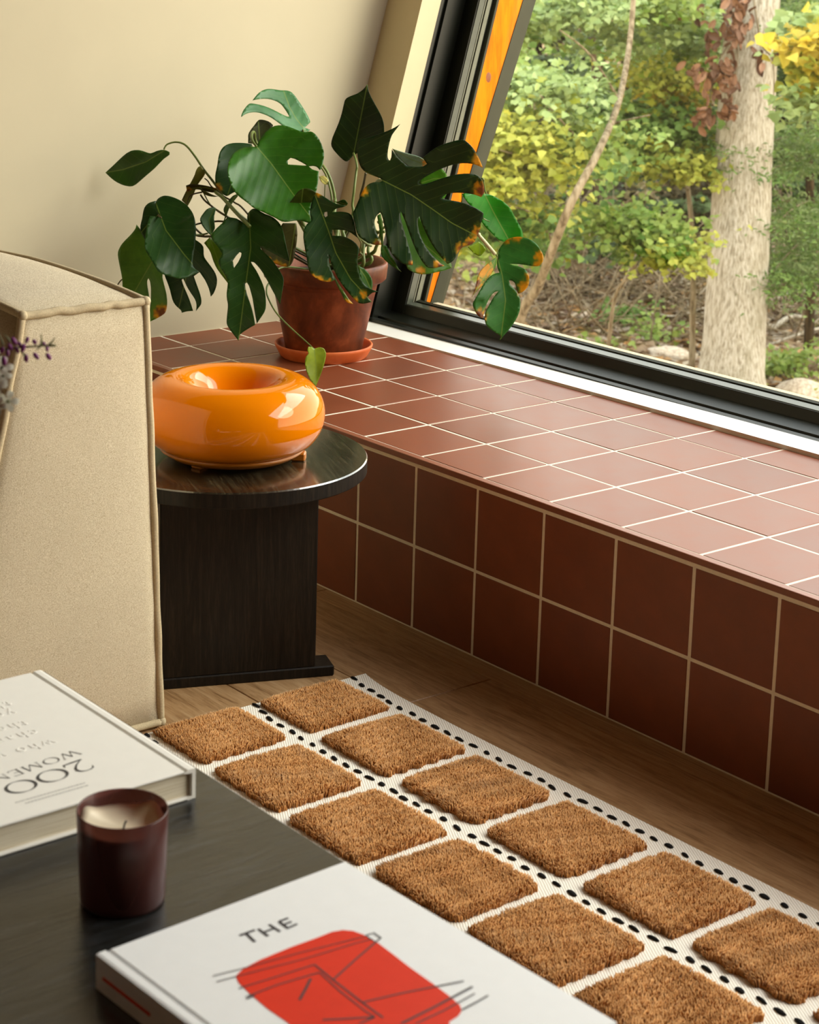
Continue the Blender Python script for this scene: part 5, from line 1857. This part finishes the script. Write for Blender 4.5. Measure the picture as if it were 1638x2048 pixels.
# ---- overhanging boughs across the top
tb = tree('overhanging_maple', 'maple whose pale green boughs hang across the top of the window view', 'tree', 1430, 13.5)
_b = on_ground(1430, 13.5)
limb(tb, [_b, at(1440, 480, 13.4), at(1444, 250, 13.3), at(1450, 60, 13.2), at(1450, -250, 13.0)], 0.05, 0.03, BARK3, 'trunk', 10)
for pts in ([(1446, 160, 13.3), (1300, 70, 12.4), (1160, 40, 11.6)], [(1448, 100, 13.2), (1340, 60, 12.4), (1380, 30, 11.9)], [(1444, 240, 13.3), (1410, 180, 12.6), (1390, 120, 12.2)]):
    px_limb(tb, pts, 0.016, 0.004, BARK2, 'branch', 6)
_cb = [(1150, 25, 110, 30, 11.4, 520, 7), (1290, 20, 100, 34, 11.6, 520, 0), (1240, 75, 90, 26, 11.8, 300, 7), (1390, 90, 40, 50, 12.2, 240, 7), (1360, 30, 50, 30, 12.0, 220, 7), (1330, 165, 60, 40, 12.0, 300, 1), (1330, 120, 60, 30, 12.3, 200, 0),
       (1090, 70, 60, 30, 11.8, 160, 0), (1050, 20, 40, 40, 11.6, 140, 2)]
leaf_cloud('foliage', _cb, tb, 0.056)
single_leaves(tb, _cb, 90, FOLG)

# ---- green maple in the middle
tc_ = tree('young_maple', 'young green maple with yellow lower leaves left of the pale trunk', 'tree', 1390, 12.9)
_b = on_ground(1392, 12.9)
limb(tc_, [_b, at(1386, 520, 12.8), at(1376, 380, 12.7), at(1352, 260, 12.6), at(1325, 150, 12.6)], 0.022, 0.008, BARK2, 'trunk', 8)
for pts in ([(1376, 380, 12.7), (1330, 320, 12.2), (1270, 300, 11.9)], [(1360, 290, 12.6), (1300, 250, 12.2), (1230, 240, 11.9)], [(1370, 340, 12.6), (1400, 310, 12.2), (1425, 300, 12.1)]):
    px_limb(tc_, pts, 0.009, 0.003, BARK2, 'branch', 6)
_cc2 = [(1240, 235, 85, 40, 12.0, 420, 2), (1310, 255, 80, 40, 12.0, 420, 2), (1390, 250, 50, 45, 12.2, 280, 2), (1300, 310, 90, 26, 11.9, 340, 0), (1365, 325, 62, 22, 11.9, 320, 1), (1390, 345, 34, 14, 11.8, 90, 1), (1210, 290, 60, 36, 12.2, 220, 2), (1250, 350, 60, 24, 12.8, 90, 3), (1350, 195, 60, 30, 12.2, 240, 5)]
leaf_cloud('foliage', _cc2, tc_, 0.056)
single_leaves(tc_, _cc2[4:6] + _cc2[:2] + _cc2[8:], 100, FOLY)

# ---- low bright spray
td = tree('bright_understorey_shrub', 'low shrub spreading one flat spray of bright green leaves over dark brush', 'shrub', 1215, 11.6)
_b = on_ground(1218, 11.6)
limb(td, [_b, at(1226, 612, 11.5), at(1262, 545, 11.4), at(1300, 470, 11.3), at(1330, 440, 11.2)], 0.014, 0.005, BARK2, 'trunk', 8)
for pts in ([(1275, 520, 11.4), (1320, 500, 11.1), (1375, 500, 10.9)], [(1295, 480, 11.3), (1240, 450, 11.0), (1190, 430, 10.9)]):
    px_limb(td, pts, 0.006, 0.002, BARK2, 'branch', 6)
_cd = [(1215, 440, 50, 22, 11.0, 210, 0), (1270, 455, 60, 32, 11.0, 330, 0), (1320, 480, 60, 30, 10.9, 330, 0), (1345, 515, 44, 18, 10.8, 170, 1), (1285, 500, 50, 18, 11.1, 110, 2), (1170, 465, 36, 18, 11.3, 60, 2), (1370, 490, 18, 20, 10.8, 60, 1)]
leaf_cloud('foliage', _cd, td, 0.052)
single_leaves(td, _cd[:4], 90, FOLG)

# ---- yellow maple at the right edge
te = tree('yellow_maple', 'maple with large yellow and pale green leaves at the right of the trunk', 'tree', 1668, 11.2)
_b = on_ground(1668, 11.2)
limb(te, [_b, at(1664, 400, 11.1), at(1652, 150, 11.0), at(1640, -100, 11.0)], 0.03, 0.014, BARK2, 'trunk', 8)
for pts in ([(1655, 220, 11.0), (1620, 130, 10.7), (1585, 95, 10.5)], [(1658, 260, 11.0), (1630, 210, 10.7), (1590, 195, 10.5)]):
    px_limb(te, pts, 0.009, 0.003, BARK2, 'branch', 6)
_ce = [(1622, 95, 30, 36, 10.6, 120, 5), (1650, 120, 36, 40, 10.7, 150, 5), (1625, 140, 30, 22, 10.6, 90, 1), (1630, 200, 30, 24, 10.6, 110, 7), (1645, 60, 36, 30, 10.8, 110, 7)]
leaf_cloud('foliage', _ce, te, 0.085)
single_leaves(te, _ce, 90, FOLY, 0.07)

# ---- hemlock
tf_ = tree('hemlock', 'feathery dark green hemlock with drooping sprays at the right edge', 'tree', 1625, 12.9)
_b = on_ground(1625, 12.9)
limb(tf_, [_b, at(1622, 500, 12.8), at(1618, 300, 12.8), at(1612, 0, 12.8), at(1608, -300, 12.8)], 0.035, 0.02, BARK3, 'trunk', 8)
_cf = []
for (x0, y0, x1, y1) in ((1620, 270, 1500, 300), (1622, 330, 1520, 345), (1618, 300, 1680, 300), (1622, 400, 1550, 450), (1622, 420, 1660, 470), (1622, 470, 1545, 545), (1622, 500, 1640, 560), (1622, 530, 1560, 580), (1616, 200, 1640, 260), (1612, 20, 1580, 60), (1610, -20, 1660, 30)):
    px_limb(tf_, [(x0, y0, 12.8), ((x0 + x1) / 2, (y0 + y1) / 2 - 8, 12.2), (x1, y1, 11.7)], 0.007, 0.002, BARK2, 'branch', 6)
    for k in range(7):
        t = (k + 1) / 7
        _cf.append((x0 + (x1 - x0) * t, y0 + (y1 - y0) * t + 5 * math.sin(9 * t), 20 + 9 * (1 - t), 9, 12.8 - 1.1 * t, 90, 4 if k % 3 else 2))
leaf_cloud('foliage', _cf, tf_, 0.042, 0.2, True)

# ---- shaded understorey beyond, up the bank
th = tree('shaded_thicket', 'dim green thicket filling the woods behind the saplings', 'thicket', 1240, 17.5)
_b = on_ground(1240, 17.5)
limb(th, [_b, at(1235, 450, 17.4), at(1250, 200, 17.4), at(1240, -150, 17.4)], 0.05, 0.03, BARK3, 'trunk', 8)
_ch = []
for k in range(220):
    x = random.uniform(900, 1720) if k < 150 else random.choice((random.uniform(450, 900), random.uniform(1720, 2100)))
    y = random.uniform(-30, 470)
    dep = random.uniform(15.5, 21)
    _ch.append((x, y, random.uniform(40, 85), random.uniform(20, 45), dep, int(110 + 60 * random.random()), random.choice((3, 3, 3, 3, 6, 2, 6, 0))))
for k in range(16):
    _ch.append((random.uniform(1100, 1420), random.uniform(380, 540), random.uniform(30, 60), random.uniform(16, 28), random.uniform(14.5, 17), 70, random.choice((3, 6, 3))))
leaf_cloud('foliage', _ch, th, 0.085)

for k, (x, dep, w) in enumerate(((1090, 18, 9), (1130, 21, 12), (1172, 16.5, 6), (1195, 15.2, 7), (1252, 19, 10), (1345, 20, 10), (1398, 16.8, 24), (1575, 18, 12), (1600, 15.8, 8), (1655, 19, 14), (1045, 17, 7), (985, 18, 10), (930, 20, 14))):
    t_ = tree('forest_trunk', 'dim slender trunk deep in the shaded woods', 'tree', x, dep, 'dim trunks deep in the woods')
    b = on_ground(x, dep)
    ln = random.uniform(-12, 12)
    limb(t_, [b - np.array([0, 0, 0.1]), at(x + ln * 0.3, 430, dep), at(x + ln, 150, dep), at(x + ln * 2.2, -200, dep)], w * dep / F_PX, w * 0.7 * dep / F_PX, BARK3, 'trunk', 10)
    limb(t_, [at(x + ln, 180, dep), at(x + ln + 25, 110, dep - .2), at(x + ln + 60, 60, dep - .4)], 0.012, 0.004, BARK3, 'branch', 6)

# ---- ground litter, brush, rocks, fallen branches
def ground_hit(px, py):
    d = ray(px, py)
    lo, hi = 4.0, 60.0
    for _ in range(60):
        m = (lo + hi) / 2
        p = CAM + d * m
        if p[2] > float(ground_z(p[0], p[1])):
            lo = m
        else:
            hi = m
    return CAM + d * lo


br = Join()
for k in range(560):
    px = random.choice((random.uniform(1020, 1420), random.uniform(1520, 1720), random.uniform(700, 2000)))
    py = random.uniform(500, 690)
    p = ground_hit(px, py)
    a = random.uniform(0, 6.28)
    L = random.uniform(0.3, 1.1)
    el = random.uniform(-0.05, 0.55) if random.random() < 0.6 else random.uniform(0.5, 1.2)
    d = np.array([math.cos(a) * math.cos(el), math.sin(a) * math.cos(el), math.sin(el)])
    m = p + d * L * 0.5 + rng.normal(0, 0.04, 3)
    v, f = tube_data([p + np.array([0, 0, 0.02]), m + np.array([0, 0, 0.03]), p + d * L + np.array([0, 0, 0.03])], [0.0065, 0.0025], 4)
    br.add(v, f)
_bo = link('brush_twigs', br.mesh('brush_twigs'), None, BARK2)
tag(_bo, 'tangle of dry brown twigs on the forest floor beyond the window', 'brush', None, 'stuff')

_lit = []
_lv, _lc = [], []
for k in range(11000):
    px = random.uniform(600, 2100); py = random.uniform(540, 1000)
    p = ground_hit(px, py) + np.array([0, 0, 0.015])
    a = random.uniform(0, 6.28); s = random.uniform(0.03, 0.07)
    t = np.array([math.cos(a), math.sin(a), random.uniform(-.3, .5)]); b = np.array([-math.sin(a), math.cos(a), random.uniform(-.3, .5)])
    _lv += [p - t * s, p + b * s * .5 + np.array([0, 0, .012]), p + t * s, p - b * s * .5 + np.array([0, 0, .012])]
    c = random.choice((srgb(140, 112, 84), srgb(166, 140, 110), srgb(190, 146, 94), srgb(104, 80, 60), srgb(196, 178, 152), srgb(150, 128, 108), srgb(176, 160, 140)))
    _lc += [c] * 4
_lm = mesh('leaf_litter', _lv, [(4 * k, 4 * k + 1, 4 * k + 2, 4 * k + 3) for k in range(11000)])
_lm.color_attributes.new('tint', 'FLOAT_COLOR', 'POINT').data.foreach_set('color', np.array(_lc).ravel())
_lo = link('leaf_litter', _lm, None, FOL)
tag(_lo, 'fallen tan and orange leaves strewn over the forest floor', 'leaf litter', None, 'stuff')

for px, py, w, h, lab in ((1603, 778, 62, 40, 'large rounded pinkish rock at the foot of the trunk'), (1172, 628, 15, 9, 'small white stone lying in the litter left of the bright plants'),
                          (1398, 742, 22, 12, 'grey stone beside the pale trunk base'), (1335, 700, 44, 14, 'flat pale rock half buried left of the trunk'), (1640, 815, 40, 24, 'pale rock at the lower corner of the glass')):
    p = ground_hit(px, py + h * 0.7)
    dep = float(RR[2] @ (p - CAM))
    s = w * dep / F_PX
    bm = bmesh.new()
    bmesh.ops.create_icosphere(bm, subdivisions=3, radius=1.0)
    ph = random.uniform(0, 9)
    for v in bm.verts:
        n_ = 1 + 0.12 * math.sin(3 * v.co.x + ph) * math.cos(2.5 * v.co.y + ph) + 0.07 * math.sin(6 * v.co.z + 5 * v.co.x + ph)
        v.co = Vector((v.co.x * n_, v.co.y * n_ * 0.9, v.co.z * n_ * h / w * 1.25))
    o = link('rock', bm_mesh('rock', bm, True), None, ROCK)
    o.location = p
    o.scale = (s, s, s)
    tag(o, lab, 'rock')

for pts, r, lab in (([(1540, 668), (1580, 655), (1620, 640), (1680, 612)], 0.022, 'long grey fallen branch right of the trunk, upper one'),
                    ([(1538, 612), (1590, 604), (1650, 594), (1700, 590)], 0.016, 'thin grey fallen branch lying higher up the bank right of the trunk'),
                    ([(1535, 700), (1600, 690), (1690, 650)], 0.014, 'thin bent fallen branch lowest of those right of the trunk'),
                    ([(1230, 655), (1290, 648), (1350, 640), (1420, 632)], 0.012, 'thin fallen branch crossing the litter left of the trunk'),
                    ([(1360, 575), (1390, 545), (1420, 530)], 0.014, 'grey stick leaning up beside the trunk')):
    P = [ground_hit(*q) + np.array([0, 0, 0.03 + 0.05 * (i % 2)]) for i, q in enumerate(pts)]
    o = thing('fallen_branch', lab, 'branch', tuple(P[0]))
    limb(o, P, r, r * 0.45, DEADTW, 'limb', 8)
    m = P[len(P) // 2]
    limb(o, [m, m + np.array([0.12, 0.10, 0.16]), m + np.array([0.2, 0.22, 0.34])], r * 0.5, r * 0.2, DEADTW, 'twig', 6)

for px, py, rx, ry, n, pal, lab in ((1243, 632, 36, 14, 120, 2, 'low green leafy plant beside the white stone'), (1560, 725, 44, 26, 230, 0, 'green ground plants right of the trunk base'), (1305, 660, 24, 12, 70, 0, 'small green plant behind the flat pale rock'),
                                   (1625, 790, 50, 14, 130, 1, 'yellow-green plants around the large rock'), (1375, 765, 20, 14, 60, 1, 'tuft of yellow-green leaves left of the trunk foot'), (1205, 695, 20, 8, 40, 0, 'tiny green sprout near the window frame')):
    p = ground_hit(px, py + ry)
    dep = float(RR[2] @ (p - CAM))
    o = thing('ground_plant', lab, 'plant', tuple(p))
    leaf_cloud('foliage', [(px, py, rx, ry, dep, n, pal)], o, 0.055)
    limb(o, [p, p + np.array([0, 0, 0.08]), at(px, py - ry * 0.3, dep)], 0.004, 0.002, STEM, 'stem', 5)
